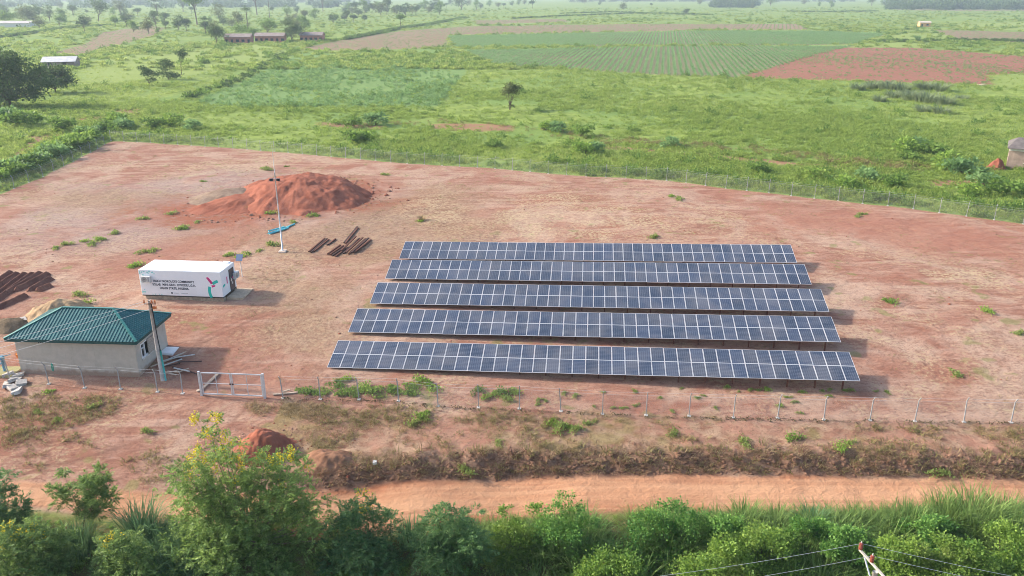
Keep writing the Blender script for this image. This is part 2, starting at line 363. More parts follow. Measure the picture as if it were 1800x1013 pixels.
# ------------------------------------------------------------------ the ground sheet
def graded(lo, hi, step, out, ratio):
    c = list(np.arange(lo, hi+1e-6, step)); s = step
    while c[-1] < out[1]: s *= ratio; c.append(c[-1]+s)
    s = step
    while c[0] > out[0]: s *= ratio; c.insert(0, c[0]-s)
    return np.array(c)
gx = graded(-60, 62, .30, (-5200, 5200), 1.045)
gy = graded(33, 112, .28, (-60, 5600), 1.014)
GX, GY = np.meshgrid(gx, gy)
GZ = terrain(GX, GY)
_n, _m = GX.shape
idx = np.arange(_n*_m).reshape(_n, _m)
faces = np.stack([idx[:-1,:-1], idx[:-1,1:], idx[1:,1:], idx[1:,:-1]], -1).reshape(-1, 4)
def maxsdf(polys, x, y):
    d = np.full(np.shape(x), -1e3)
    for q in polys: d = np.maximum(d, poly_sdf(x, y, q))
    return d
fx, fy = GX.ravel(), GY.ravel()
byv = bank_y(fx)
site_sdf = poly_sdf(fx, fy, SITE)
attrs = {'a_site': site_sdf, 'a_road': poly_sdf(fx, fy, ROAD), 'a_red': maxsdf(RED, fx, fy), 'a_brown': maxsdf(BROWN, fx, fy), 'a_maize': maxsdf(MAIZE, fx, fy),
         'a_lime': maxsdf(LIME, fx, fy), 'a_cassava': maxsdf(CASSAVA, fx, fy), 'a_clay': maxsdf(CLAY, fx, fy), 'a_path': 1.6-line_dist(fx, fy, PATH[0]),
         'a_grey': poly_sdf(fx, fy, PL([(0,470),(0,370),(120,330),(400,300),(700,330),(760,420),(640,470),(420,430),(250,440)])),
         'a_verge': np.where(fx > -17, np.minimum(fy-byv, (50.6-.035*(fx-10)+ np.where(fx < -10, (-10-fx)*.22, 0))-fy), -2.5+0*fx),
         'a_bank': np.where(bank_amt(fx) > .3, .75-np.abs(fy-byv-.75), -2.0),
         'a_spoil': np.maximum(10.5-np.hypot((fx+27)/1.15, fy-108), 7-np.hypot((fx+38)/1.6, fy-101)),
         'a_straw': maxsdf([PL([(330,405),(470,395),(560,388),(640,352),(760,325),(860,330),(880,400),(760,425),(700,470),(600,470),(540,455),(440,440),(330,430)]), PL([(60,345),(200,330),(300,345),(260,370),(100,372)]), PL([(430,480),(640,480),(620,560),(560,640),(480,600)])], fx, fy),
         'a_pale': maxsdf([PL([(690,345),(820,345),(860,400),(720,400)]), PL([(960,340),(1080,350),(1200,395),(1060,420),(900,418),(850,380)]), PL([(1410,415),(1480,412),(1500,428),(1420,430)]), PL([(1650,478),(1760,480),(1760,500),(1670,505)]), PL([(1210,380),(1280,378),(1290,392),(1220,396)]), PL([(300,290),(520,275),(470,300),(330,310)])], fx, fy),
         'a_raw': maxsdf([PL([(180,470),(260,440),(390,395),(470,370),(470,400),(400,440),(300,475),(200,500)]), PL([(1300,350),(1500,370),(1800,405),(1800,470),(1600,440),(1350,400)]), PL([(560,680),(480,700),(330,700),(300,640),(420,620)])], fx, fy),
         'a_roadc': line_dist(fx, fy, PL([(-100,862),(0,866),(250,884),(450,893),(600,884),(850,860),(1200,852),(1500,855),(1800,858),(1900,859)])),
         'a_rut': .16-rut_d(fx, fy),
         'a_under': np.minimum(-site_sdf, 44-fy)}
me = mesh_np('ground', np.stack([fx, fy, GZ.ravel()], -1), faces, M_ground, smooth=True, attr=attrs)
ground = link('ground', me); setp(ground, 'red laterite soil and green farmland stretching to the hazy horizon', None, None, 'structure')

# ------------------------------------------------------------------ common materials
M_galv = plain('galvanised_steel', (.62, .63, .65), .5, .3, .15, 4, .5)
M_conc = plain('weathered_concrete', (.55, .52, .48), .9, 0, .25, 5, .2, .3)
M_rust = plain('rusty_steel', (.15, .062, .042), .85, 0, .35, 9, .2, .3)
M_rustdark = plain('dark_rusty_steel', (.075, .04, .035), .85, 0, .3, 9, .2)
M_white = plain('white_paint', (.80, .80, .80), .45, 0, .05, 2, .5)
M_offwhite = plain('aged_white_paint', (.66, .65, .62), .6, 0, .15, 3, .4)
M_black = plain('black_plastic', (.02, .02, .023), .5, 0, .2, 6, .4)
M_wood = plain('pale_timber', (.52, .40, .30), .85, 0, .25, 7, .2, .2)
M_bark = plain('tree_bark', (.13, .095, .07), .95, 0, .35, 8, .1, .4)
M_barkpale = plain('pale_tree_bark', (.26, .20, .15), .95, 0, .3, 8, .1, .4)
M_earthred = plain('red_earth', (.36, .125, .07), .97, 0, .3, 1.2, .1, .5)

# ================================================================== SOLAR ARRAYS
def panel_material():
    m = NB('photovoltaic_cells'); o = m.obj(); sp = m.n('ShaderNodeSeparateXYZ'); m.set(sp.inputs[0], o)
    def lines(v, pitch, wd):
        f = m.math('FRACT', m.math('DIVIDE', v, pitch)); d = m.math('ABSOLUTE', m.math('SUBTRACT', f, .5)); return m.math('GREATER_THAN', d, .5-wd/pitch/2)
    lx = lines(sp.outputs[0], .1575, .010); ly = lines(m.math('ADD', sp.outputs[1], 0.0), .1585, .010)
    bus = lines(m.math('ADD', sp.outputs[0], .026), .0525, .004)
    rnd = m.n('ShaderNodeObjectInfo').outputs['Random']
    c = m.mix(rnd, (.013, .023, .046), (.032, .047, .086))
    c = m.mix(m.math('MULTIPLY', m.noise(o, 9, 2), .35), c, (.036, .056, .105))
    c = m.mix(m.math('MULTIPLY', bus, .30), c, (.40, .43, .48))
    c = m.mix(m.math('MULTIPLY', m.math('MAXIMUM', lx, ly), .42), c, (.42, .46, .52))
    dust = m.noise(m.pos(), .5, 3)
    c = m.mix(m.math('MULTIPLY', m.ramp(dust, .35, .7), .16), c, (.36, .32, .29))
    m.fin(c, .22, 0, .34); m.b.inputs['Coat Weight'].default_value = .12; m.b.inputs['Coat Roughness'].default_value = .05
    return m.mat
M_pv = panel_material()
M_frame = plain('anodised_aluminium', (.60, .60, .62), .4, .15, .06, 3, .5)
PW, PH = .992, 1.645
b = MB(); fr = .027; t = .038
b.add([(-PW/2+fr, -PH/2+fr, t-.006), (PW/2-fr, -PH/2+fr, t-.006), (PW/2-fr, PH/2-fr, t-.006), (-PW/2+fr, PH/2-fr, t-.006)], [(0,1,2,3)], 0)
for (lo, hi) in [((-PW/2,-PH/2,0),(PW/2,-PH/2+fr,t)), ((-PW/2,PH/2-fr,0),(PW/2,PH/2,t)), ((-PW/2,-PH/2+fr,0),(-PW/2+fr,PH/2-fr,t)), ((PW/2-fr,-PH/2+fr,0),(PW/2,PH/2-fr,t))]: b.box(lo, hi, 1)
b.add([(-PW/2+fr, -PH/2+fr, .004), (PW/2-fr, -PH/2+fr, .004), (PW/2-fr, PH/2-fr, .004), (-PW/2+fr, PH/2-fr, .004)], [(3,2,1,0)], 1)
panel_me = b.mesh('solar_panel', [M_pv, M_frame])
ROWS = [(-11.526, 83.144, -25.259, -.094, .0195), (-12.118, 77.232, -25.392, -.0935, .019), (-12.654, 71.258, -25.674, -.094, .018), (-13.631, 65.879, -26.179, -.093, .0185), (-14.256, 60.332, -26.798, -.0945, .018)]
TLT = R(15.6); SLEN = 3.30; PITCH = 1.012
ORD = ['rearmost', 'second row from the back', 'middle row', 'second row from the front', 'front']
LBL = ['rearmost row of blue solar panels, farthest from the road', 'second row of blue solar panels from the back', 'middle one of the five rows of blue solar panels',
       'second row of blue solar panels from the road', 'front row of blue solar panels nearest the roadside fence']
for k, (x, y, z, yaw, rise) in enumerate(ROWS):
    z += CAM_H
    u = Vector((math.cos(yaw)*math.cos(rise), math.sin(yaw)*math.cos(rise), math.sin(rise)))
    v = Vector((math.sin(yaw)*math.cos(TLT), -math.cos(yaw)*math.cos(TLT), -math.sin(TLT)))
    nrm = v.cross(u).normalized()*1.0
    if nrm.z < 0: nrm = -nrm
    TL = Vector((x, y, z))
    mid = TL + u*PITCH*20 + v*SLEN/2
    base = Vector((mid.x, mid.y, tz(mid.x, mid.y)))
    root = empty('solar_array', base, 0, LBL[k], 'solar array', 'solar panel rows')
    yv = (-v).normalized(); xv = u; zv = xv.cross(yv).normalized(); yv = zv.cross(xv)
    Rm = Matrix((xv, yv, zv)).transposed()
    eul = Rm.to_euler(); rj = random.Random(k)
    for i in range(40):
        for j in range(2):
            c = TL + u*PITCH*(i+.5) + v*(PH/2 + j*(PH+.012)) - base
            o = link('solar_panel', panel_me, root); o.location = c - zv*(.04+.012*rj.random())
            o.rotation_euler = (eul.x + rj.gauss(0, .006), eul.y + rj.gauss(0, .006), eul.z)
    for j, d in enumerate((.45, 1.30, 2.10, 2.85)):          # purlins along the row
        a = TL + v*d - zv*.10 - base; MB().bar(a + u*.1, a + u*(PITCH*40-.1), .06, .08).build('purlin', M_galv, root)
    for i in range(20):
        s = PITCH*(1 + 2*i)
        for nm, d in (('rear_post', .55), ('front_post', 2.75)):
            top = TL + u*s + v*d - zv*.16; gz = tz(top.x, top.y) - .15
            MB().bar((top.x-base.x, top.y-base.y, gz-base.z), top-base, .10, .10).build(nm, M_rust, root)
        a = TL + u*s + v*.25 - zv*.18 - base; c = TL + u*s + v*3.05 - zv*.18 - base
        MB().bar(a, c, .07, .09).build('rafter', M_rust, root)

# ================================================================== SITE HOUSE (green hipped roof)
def vadd(a, b, s=1): return tuple(a[i]+b[i]*s for i in range(3))
M_render = NB('cement_render_wall')
_o = M_render.obj(); _sp = M_render.n('ShaderNodeSeparateXYZ'); M_render.set(_sp.inputs[0], _o)
_n = M_render.noise(_o, 1.2, 5, .7); _n2 = M_render.noise(M_render.mapv(_o, (3, 3, .5)), 1.0, 4, .7)
_c1 = M_render.mix(M_render.ramp(_n, .3, .7), (.43, .385, .325), (.51, .455, .39))
_c1 = M_render.mix(M_render.math('MULTIPLY', M_render.ramp(_n2, .55, .75), .35), _c1, (.28, .24, .21))
_hz = M_render.math('ADD', _sp.outputs[2], M_render.math('MULTIPLY', M_render.math('SUBTRACT', M_render.noise(_o, 1.8, 4), .5), .7))
_c1 = M_render.mix(M_render.math('MULTIPLY', M_render.ramp(_hz, .62, .28), .75), _c1, (.25, .15, .10))      # splashed red mud at the foot
M_render.bump(M_render.noise(_o, 14, 4), .25, .02); M_render = M_render.fin(_c1, .92, 0, .15)
M_roof = NB('painted_green_roof_sheet'); _o = M_roof.obj()
_f = M_roof.noise(_o, .8, 5, .7); _c1 = M_roof.mix(M_roof.ramp(_f, .3, .72), (.010, .092, .098), (.022, .135, .136))
_c1 = M_roof.mix(M_roof.math('MULTIPLY', M_roof.ramp(M_roof.noise(_o, 5, 3), .6, .75), .3), _c1, (.10, .22, .20)); M_roof = M_roof.fin(_c1, .45, .1, .5)
M_roofcap = plain('green_ridge_capping', (.035, .19, .165), .4, .1, .2, 2, .5)
M_fascia = plain('dark_green_fascia', (.02, .075, .07), .6, 0, .2, 3, .3)
M_glass = plain('dark_window_glass', (.02, .025, .03), .08, 0, .2, 2, .6)

FL = np.array(G(38, 656)[:2]); FR = np.array(G(246, 663)[:2])
hd = FR-FL; HW = float(np.linalg.norm(hd)); hyaw = math.atan2(hd[1], hd[0]); HD = 4.9
hz = min(tz(*FL), tz(*FR))-.05
house = empty('site_house', (FL[0], FL[1], hz), hyaw, 'small grey rendered house with green ribbed hipped roof beside the gate', 'house')
EH = 3.2                                           # wall height
wx0, wx1 = 2.65-.0, 3.9                             # window on the right gable side (measured along the depth)
b = MB(); t = .2
b.box((0, 0, -.4), (HW, t, EH)); b.build('front_wall', M_render, house)
b = MB(); b.box((0, HD-t, -.4), (HW, HD, EH)); b.build('rear_wall', M_render, house)
b = MB(); b.box((0, t, -.4), (t, HD-t, EH)); b.build('side_wall', M_render, house)
b = MB(); wy0, wy1, wz0, wz1 = .75, 2.35, 1.25, 2.45     # opening
b.box((HW-t, t, -.4), (HW, wy0, EH)); b.box((HW-t, wy1, -.4), (HW, HD-t, EH)); b.box((HW-t, wy0, -.4), (HW, wy1, wz0)); b.box((HW-t, wy0, wz1), (HW, wy1, EH))
b.build('side_wall', M_render, house)
win = MB().box((HW-.10, wy0, wz0), (HW-.085, wy1, wz1)).build('window', M_glass, house)
b = MB()
for (y0, y1, z0, z1) in [(wy0, wy1, wz0, wz0+.07), (wy0, wy1, wz1-.07, wz1), (wy0, wy0+.07, wz0+.07, wz1-.07), (wy1-.07, wy1, wz0+.07, wz1-.07), (wy0+.53, wy0+.60, wz0+.07, wz1-.07), (wy0+.07, wy0+.53, 2.02, 2.07)]:
    b.box((HW-.08, y0, z0), (HW+.03, y1, z1))
b.build('frame', M_white, win)
MB().box((HW+.045, wy0+.95, wz0-.02), (HW+.10, wy1+.45, wz1+.02)).build('shutter', plain('weathered_shutter', (.36, .31, .26), .8, 0, .3, 8), win)
MB().box((HW, wy0-.05, wz0-.10), (HW+.09, wy1+.05, wz0-.004)).build('sill', M_conc, win)
b = MB()
for k in range(4): b.box((1.9+k*.17, -.012, EH-.47), (1.99+k*.17, -.002, EH-.25))
b.build('vent_block', M_black, house)
MB().box((3.35, -.09, EH-.20), (3.55, -.003, EH-.09)).build('outside_lamp', M_white, house)
# hipped roof
ov = .46; x0, x1, y0, y1 = -ov, HW+ov, -ov, HD+ov; ez = EH+.02; RH = 1.5; ry = HD/2; hipd = (y1-y0)/2*.98
A = Vector((x0,y0,ez)); B = Vector((x1,y0,ez)); C_ = Vector((x1,y1,ez)); D_ = Vector((x0,y1,ez)); Rl = Vector((x0+hipd+.35,ry,ez+RH)); Rr = Vector((x1-hipd-.25,ry,ez+RH))
def roof_face(pts, nrib_dir, name):
    """pts: eave a, eave b, then the upper points; ribs run up the slope"""
    a, bb = pts[0], pts[1]; e = (bb-a); L = e.length; e = e/L
    n = (bb-a).cross(pts[2]-a).normalized(); n = n if n.z > 0 else -n
    up = n.cross(e).normalized(); up = up if up.z > 0 else -up
    q = [((p-a).dot(e), (p-a).dot(up)) for p in pts]
    def top(s):
        best = 0
        ed = list(zip(q[1:], q[2:]+[q[0]])) if True else None
        for (s0, h0), (s1, h1) in ed:
            if abs(s1-s0) < 1e-9: continue
            tt = (s-s0)/(s1-s0)
            if 0 <= tt <= 1: best = max(best, h0+(h1-h0)*tt)
        return best
    m = MB(); k = len(pts)
    lower = [p - n*.03 for p in pts]
    m.add(list(pts)+lower, [tuple(range(k)), tuple(range(2*k-1, k-1, -1))] + [(i, i+k, (i+1) % k+k, (i+1) % k) for i in range(k)], 0)
    s = .13; pitch = .262
    while s < L-.05:
        h = top(s)
        if h > .15:
            w0, w1, hh = .055, .030, .045
            h2 = min(top(s-w0), top(s+w0), h)
            v = []
            for (ds, dz) in ((-w0, 0), (-w1, hh), (w1, hh), (w0, 0)):
                for hv in (-.02, h2): v.append(a + e*(s+ds) + up*hv + n*(dz+.001))
            m.add(v, [(0,1,3,2), (2,3,5,4), (4,5,7,6), (0,2,4,6), (1,7,5,3)], 0)
        s += pitch
    o = m.build(name, M_roof, house)
    return o
roof_face([A, B, Rr, Rl], 0, 'roof_slope'); roof_face([B, C_, Rr], 0, 'roof_slope'); roof_face([C_, D_, Rl, Rr], 0, 'roof_slope'); roof_face([D_, A, Rl], 0, 'roof_slope')
up = Vector((0, 0, .045))
for nm, p, q in (('ridge_cap', Rl, Rr), ('hip_cap', A, Rl), ('hip_cap', B, Rr), ('hip_cap', C_, Rr), ('hip_cap', D_, Rl)):
    MB().bar(p+up, q+up, .20, .05).build(nm, M_roofcap, house)
b = MB(); fz0, fz1 = ez-.24, ez-.035
b.box((x0+.02, y0+.02, fz0), (x1-.02, y0+.06, fz1)); b.box((x0+.02, y1-.06, fz0), (x1-.02, y1-.02, fz1)); b.box((x0+.02, y0+.06, fz0), (x0+.06, y1-.06, fz1)); b.box((x1-.06, y0+.06, fz0), (x1-.02, y1-.06, fz1))
b.build('fascia', M_fascia, house)
b = MB(); b.box((x0+.06, y0+.06, fz0+.03), (x1-.06, y1-.06, fz0+.05)); b.build('soffit', M_offwhite, house)
b = MB(); b.box((HW+.01, HD-1.6, -.2), (HW+1.1, HD-.3, .55)); b.build('doorstep', M_white, house)

# ================================================================== EQUIPMENT CONTAINER
M_cont = plain('white_container_paint', (.80, .805, .82), .45, 0, .03, 1.5, .5)
M_ink = plain('dark_navy_lettering', (.022, .03, .05), .6, 0, .05, 3)
M_pink = plain('magenta_print', (.62, .03, .20), .5, 0, .05, 3)
M_teal = plain('teal_print', (.02, .48, .40), .5, 0, .05, 3)
M_paleteal = plain('pale_teal_print', (.32, .66, .62), .5, 0, .2, 6)
cFL = np.array(G(251, 526)[:2]); cFR = np.array(G(394, 531)[:2]); cd = cFR-cFL; CW = float(np.linalg.norm(cd)); cyaw = math.atan2(cd[1], cd[0])
CD = 3.0; CHT = 2.55; cz = tz(*cFR)+.02
pad = empty('concrete_plinth', (cFL[0], cFL[1], cz), cyaw, 'low brown concrete plinth beams under the white container', 'plinth')
for k, (ya, yb) in enumerate(((.05, .45), (CD-.5, CD-.1))): MB().box((.35, ya, -.5), (CW+.02, yb, .33)).build('plinth_beam', plain('stained_concrete', (.34, .27, .20), .95, 0, .3, 4, .1, .3), pad)
MB().box((CW+.0, .55, -.5), (CW+1.55, CD+.1, .22)).build('landing_slab', plain('tan_concrete', (.50, .38, .27), .95, 0, .2, 4, .1, .3), pad)
cont = empty('equipment_container', (cFL[0], cFL[1], cz+.335), cyaw, 'white box container with dark lettering and pink and teal marks', 'container')
b = MB(); bv = .05
b.box((0, 0, .09), (CW, CD, CHT)); bo = b.build('body', M_cont, cont)
md = bo.modifiers.new('bevel', 'BEVEL'); md.width = .045; md.segments = 2
MB().box((.03, .03, 0), (CW-.03, CD-.03, .088)).build('base_skid', M_black, cont)
def flat(name, pts, mat, parent, y=-.004, th=.003):
    n = len(pts); v = [(p[0], y, p[1]) for p in pts]+[(p[0], y+th, p[1]) for p in pts]
    return MB().add(v, [tuple(range(n)), tuple(range(2*n-1, n-1, -1))]+[(i, i+n, (i+1) % n+n, (i+1) % n) for i in range(n)]).build(name, mat, parent)
def text_mesh(body, size, bold=.012):
    cu = bpy.data.curves.new('txt', 'FONT'); cu.body = body; cu.size = size; cu.align_x = 'CENTER'; cu.offset = bold*.9; cu.extrude = .0015; cu.space_character = 1.06
    ob = bpy.data.objects.new('txt', cu); COL.objects.link(ob)
    dg = bpy.context.evaluated_depsgraph_get(); me = bpy.data.meshes.new_from_object(ob.evaluated_get(dg)); bpy.data.objects.remove(ob, do_unlink=True)
    return me
for body, zz, xx, sz in (('185KW MOKOLOKI COMMUNITY', 1.40, .415, .30), ('SOLAR  MINI-GRID, OWODE L.G.A.', 1.06, .415, .30), ('OGUN STATE, NIGERIA.', .72, .415, .30), ('sponsors', .0, 0, 0)):
    if not sz: continue
    me = text_mesh(body, sz); me.materials.clear(); me.materials.append(M_ink)
    wdt = max(v.co.x for v in me.vertices)-min(v.co.x for v in me.vertices)
    o = link('lettering', me, cont); o.location = (CW*xx, -.006, zz); o.rotation_euler = (math.pi/2, 0, 0)
    tgt = {'185KW MOKOLOKI COMMUNITY': .50, 'SOLAR  MINI-GRID, OWODE L.G.A.': .525, 'OGUN STATE, NIGERIA.': .36}[body]*CW; o.scale = (tgt/wdt, 1, 1)
def arc(cx, cz_, r0, r1, a0, a1, n=14):
    p = [(cx+r1*math.cos(a), cz_+r1*math.sin(a)) for a in np.linspace(a0, a1, n)]; return p+[(cx+r0*math.cos(a), cz_+r0*math.sin(a)) for a in np.linspace(a1, a0, n)]
# small logo row
flat('logo_mark', arc(CW*.375, .36, .0, .085, 0, 6.1), M_ink, cont); flat('logo_mark', [(CW*.40, .33), (CW*.455, .33), (CW*.455, .385), (CW*.40, .385)], plain('grey_print', (.45, .45, .48), .6), cont)
flat('logo_mark', [(CW*.49, .31), (CW*.57, .35), (CW*.57, .39), (CW*.49, .36)], bpy.data.materials['grey_print'], cont)
flat('pink_bar', [(CW*.815, 1.98), (CW*.845, 2.02), (CW*.905, 1.38), (CW*.868, 1.35)], M_pink, cont); flat('pink_bar', [(CW*.872, 1.24), (CW*.918, 1.27), (CW*.918, 1.14), (CW*.878, 1.02)], M_pink, cont)
flat('teal_arc', [(q[0], q[1]) for q in arc(CW*.99, .55, 1.0, 1.27, R(134), R(104))], M_teal, cont)
flat('teal_arc', arc(CW*1.0, .62, 1.12, 1.40, R(158), R(208)), M_teal, cont)
rj = random.Random(4)
for k in range(26):                                     # faded leaf print at the left end
    if k < 12: xx = rj.uniform(.05, .42); zz = rj.uniform(.2, 2.45)
    else: xx = rj.uniform(.05, 1.5); zz = rj.uniform(2.15, 2.47)
    r = rj.uniform(.05, .11); flat('leaf_print', [(xx-r, zz-r*.4), (xx+r*.2, zz-r), (xx+r, zz+r*.3), (xx-r*.2, zz+r*.8)], M_paleteal, cont, -.004-k*.0002)
for k in range(5): xx = rj.uniform(1.0, 1.9); flat('leaf_print', [(xx, .12), (xx+.14, .16), (xx+.05, .26)], M_paleteal, cont, -.004-k*.0002)
# print that runs round onto the end wall, door and its print
def flat_end(name, pts, mat, parent, x, th=.003):
    n = len(pts); v = [(x, p[0], p[1]) for p in pts]+[(x-th, p[0], p[1]) for p in pts]
    return MB().add(v, [tuple(range(n)), tuple(range(2*n-1, n-1, -1))]+[(i, i+n, (i+1) % n+n, (i+1) % n) for i in range(n)]).build(name, mat, parent)
flat_end('teal_arc', arc(.45, .72, .28, .50, R(60), R(130)), M_teal, cont, CW+.006); flat_end('pink_bar', [(1.0, 1.05), (1.2, 1.05), (1.25, 1.72), (1.05, 1.72)], M_pink, cont, CW+.006)
flat_end('teal_arc', arc(.9, .5, .78, .98, R(-20), R(35)), M_teal, cont, CW+.006)
door = MB().box((CW+.002, 1.62, .14), (CW+.05, 2.62, 2.20)).build('door', plain('dark_navy_door', (.025, .03, .045), .4, 0, .1, 3, .5), cont)
flat_end('warning_sign', arc(1.95, 1.12, .0, .15, 0, 6.1), M_offwhite, door, CW+.056); flat_end('warning_sign', arc(2.1, .80, .0, .12, 0, 6.1), M_offwhite, door, CW+.056); flat_end('warning_sign', arc(2.2, 1.3, 0, .08, 0, 6.1), M_pink, door, CW+.056)
MB().tube([(CW+.05, 1.75, 1.15), (CW+.10, 1.75, 1.15), (CW+.10, 1.75, 1.4), (CW+.05, 1.75, 1.4)], .018, 6).build('handle', M_galv, door)
def ac_unit(parent, M):
    b = MB().box((-.42, -.30, 0), (.42, 0, .58), 0, M); o = b.build('air_conditioner', M_offwhite, parent)
    g = MB(); n = 20; c = (-.12, -.306, .29)
    for r0, r1 in ((.0, .06), (.10, .13), (.17, .20), (.235, .25)):
        v = [M @ Vector((c[0]+r*math.cos(2*math.pi*i/n), c[1], c[2]+r*math.sin(2*math.pi*i/n))) for r in (r0, r1) for i in range(n)]
        g.add(v, [(i, (i+1) % n, n+(i+1) % n, n+i) for i in range(n)])
    g.build('fan_grille', M_black, o)
    f = MB().box((.20, -.309, .10), (.36, -.302, .50), 0, M).build('side_panel', plain('grey_panel', (.36, .36, .38), .6), o)
    MB().box((-.36, -.28, -.06), (-.28, .0, -.002), 0, M).box((.28, -.28, -.06), (.36, .0, -.002), 0, M).build('bracket', M_galv, o)
ac_unit(cont, Matrix.Translation((.75, -.012, 1.42)))
ac_unit(cont, Matrix.Translation((CW+.012, 2.86-.10, 1.05)) @ Matrix.Rotation(math.pi/2, 4, 'Z') @ Matrix.Translation((-.36+.36, 0, 0)))
MB().box((CW-.9, CD-.55, CHT+.003), (CW-.3, CD-.1, CHT+.10)).build('roof_box', M_white, cont)

# ================================================================== FENCES
POST_H = 1.95
b = MB(); b.bar((0,0,-.2), (0,0,1.62), .058, .058); b.bar((0,0,1.60), (0,-.22,POST_H), .05, .05); b.box((-.12,-.12,-.25), (.12,.12,.04), 1)
post_me = b.mesh('fence_post', [plain('pale_concrete_post', (.37, .365, .36), .85, 0, .15, 4, .2), M_conc])
def mesh_material(dens=.16):
    m = NB('chain_link_wire'); uv = m.n('ShaderNodeTexCoord').outputs['UV']; sp = m.n('ShaderNodeSeparateXYZ'); m.set(sp.inputs[0], uv)
    def ln(v):
        f = m.math('FRACT', m.math('MULTIPLY', v, 1/.075)); d = m.math('ABSOLUTE', m.math('SUBTRACT', f, .5)); return m.math('GREATER_THAN', d, .5-.030)
    a = m.math('MAXIMUM', ln(m.math('ADD', sp.outputs[0], sp.outputs[1])), ln(m.math('SUBTRACT', sp.outputs[0], sp.outputs[1])))
    m.fin((.42, .42, .43), .5, .5, .4); m.set(m.b.inputs['Alpha'], a); return m.mat
M_chain = mesh_material()
def wire_panel(parent, pts, h0, h1):
    """netting hung between the posts, one sheet per bay"""
    for (a, c) in zip(pts[:-1], pts[1:]):
        L = math.hypot(c[0]-a[0], c[1]-a[1])
        v = [(a[0],a[1],a[2]+h0), (c[0],c[1],c[2]+h0), (c[0],c[1],c[2]+h1), (a[0],a[1],a[2]+h1)]
        me = bpy.data.meshes.new('netting'); me.from_pydata(v, [], [(0,1,2,3)]); me.materials.append(M_chain)
        uvl = me.uv_layers.new(); 
        for i, q in enumerate(((0,0),(L,0),(L,h1-h0),(0,h1-h0))): uvl.data[i].uv = q
        link('netting', me, parent)
def sag(a, c, s, n=9):
    a = Vector(a); c = Vector(c); return [a.lerp(c, i/(n-1)) - Vector((0,0,s*4*(i/(n-1))*(1-i/(n-1)))) for i in range(n)]
def resample(pts, step):
    p = [np.array(q[:2], float) for q in pts]; seg = [np.linalg.norm(q-r) for q, r in zip(p[1:], p[:-1])]; L = sum(seg); n = max(1, round(L/step)); out = []
    for i in range(n+1):
        d = L*i/n; k = 0
        while k < len(seg)-1 and d > seg[k]: d -= seg[k]; k += 1
        q = p[k]+(p[k+1]-p[k])*(d/seg[k]); out.append((float(q[0]), float(q[1])))
    return out
def fence(label, pts, out_sign=1, netting=True, jit=0):
    P3 = [(x, y, tz(x, y)) for x, y in pts]; o = P3[0]
    root = empty('wire_fence', o, 0, label, 'fence', 'fences round the compound'); rj = random.Random(len(pts)+int(o[0]))
    rel = [(p[0]-o[0], p[1]-o[1], p[2]-o[2]) for p in P3]
    for i, p in enumerate(rel):
        q0 = rel[max(i-1, 0)]; q1 = rel[min(i+1, len(rel)-1)]; a = math.atan2(q1[1]-q0[1], q1[0]-q0[0]) + (math.pi if out_sign < 0 else 0)
        c = link('fence_post', post_me, root); c.location = p; c.rotation_euler = (rj.gauss(0, .025), rj.gauss(0, .025), a)
    if netting: wire_panel(root, rel, .04, 1.6)
    for hh in (1.6, 1.82):
        b = MB()
        for a, c in zip(rel[:-1], rel[1:]): b.tube(sag((a[0], a[1], a[2]+hh), (c[0], c[1], c[2]+hh), .03, 4), .005, 4)
        b.build('wire_strand', M_galv, root)
    return root
FR_PX = [(497.5,700),(563,702),(631,702.5),(700.5,705),(770,714),(841,716.5),(912.7,718.7),(986,723),(1059,728),(1135.5,730),(1211,731.5),(1289,734.6),(1366.7,735),(1448,738),(1529,739),(1608,740.5),(1694,742),(1777,743),(1862,745)]
front_pts = [G(*q)[:2] for q in FR_PX]
fence('roadside wire fence of bent-top posts in front of the panel rows', [G(467.5,700)[:2]]+front_pts if False else front_pts)
left_pts = [G(*q)[:2] for q in [(-45,660),(18,667),(86,675),(149,682),(212,684),(277,689),(321,692)]]
fence('short roadside wire fence in front of the green-roofed house', left_pts)
fence('long wire fence along the back, against the green fields', resample(BACK, 3.05), -1)
fence('wire fence down the weedy side of the compound, beyond the garden ridges', resample([BACK[0]]+LEFTF[1:], 4.0)[1:], 1)

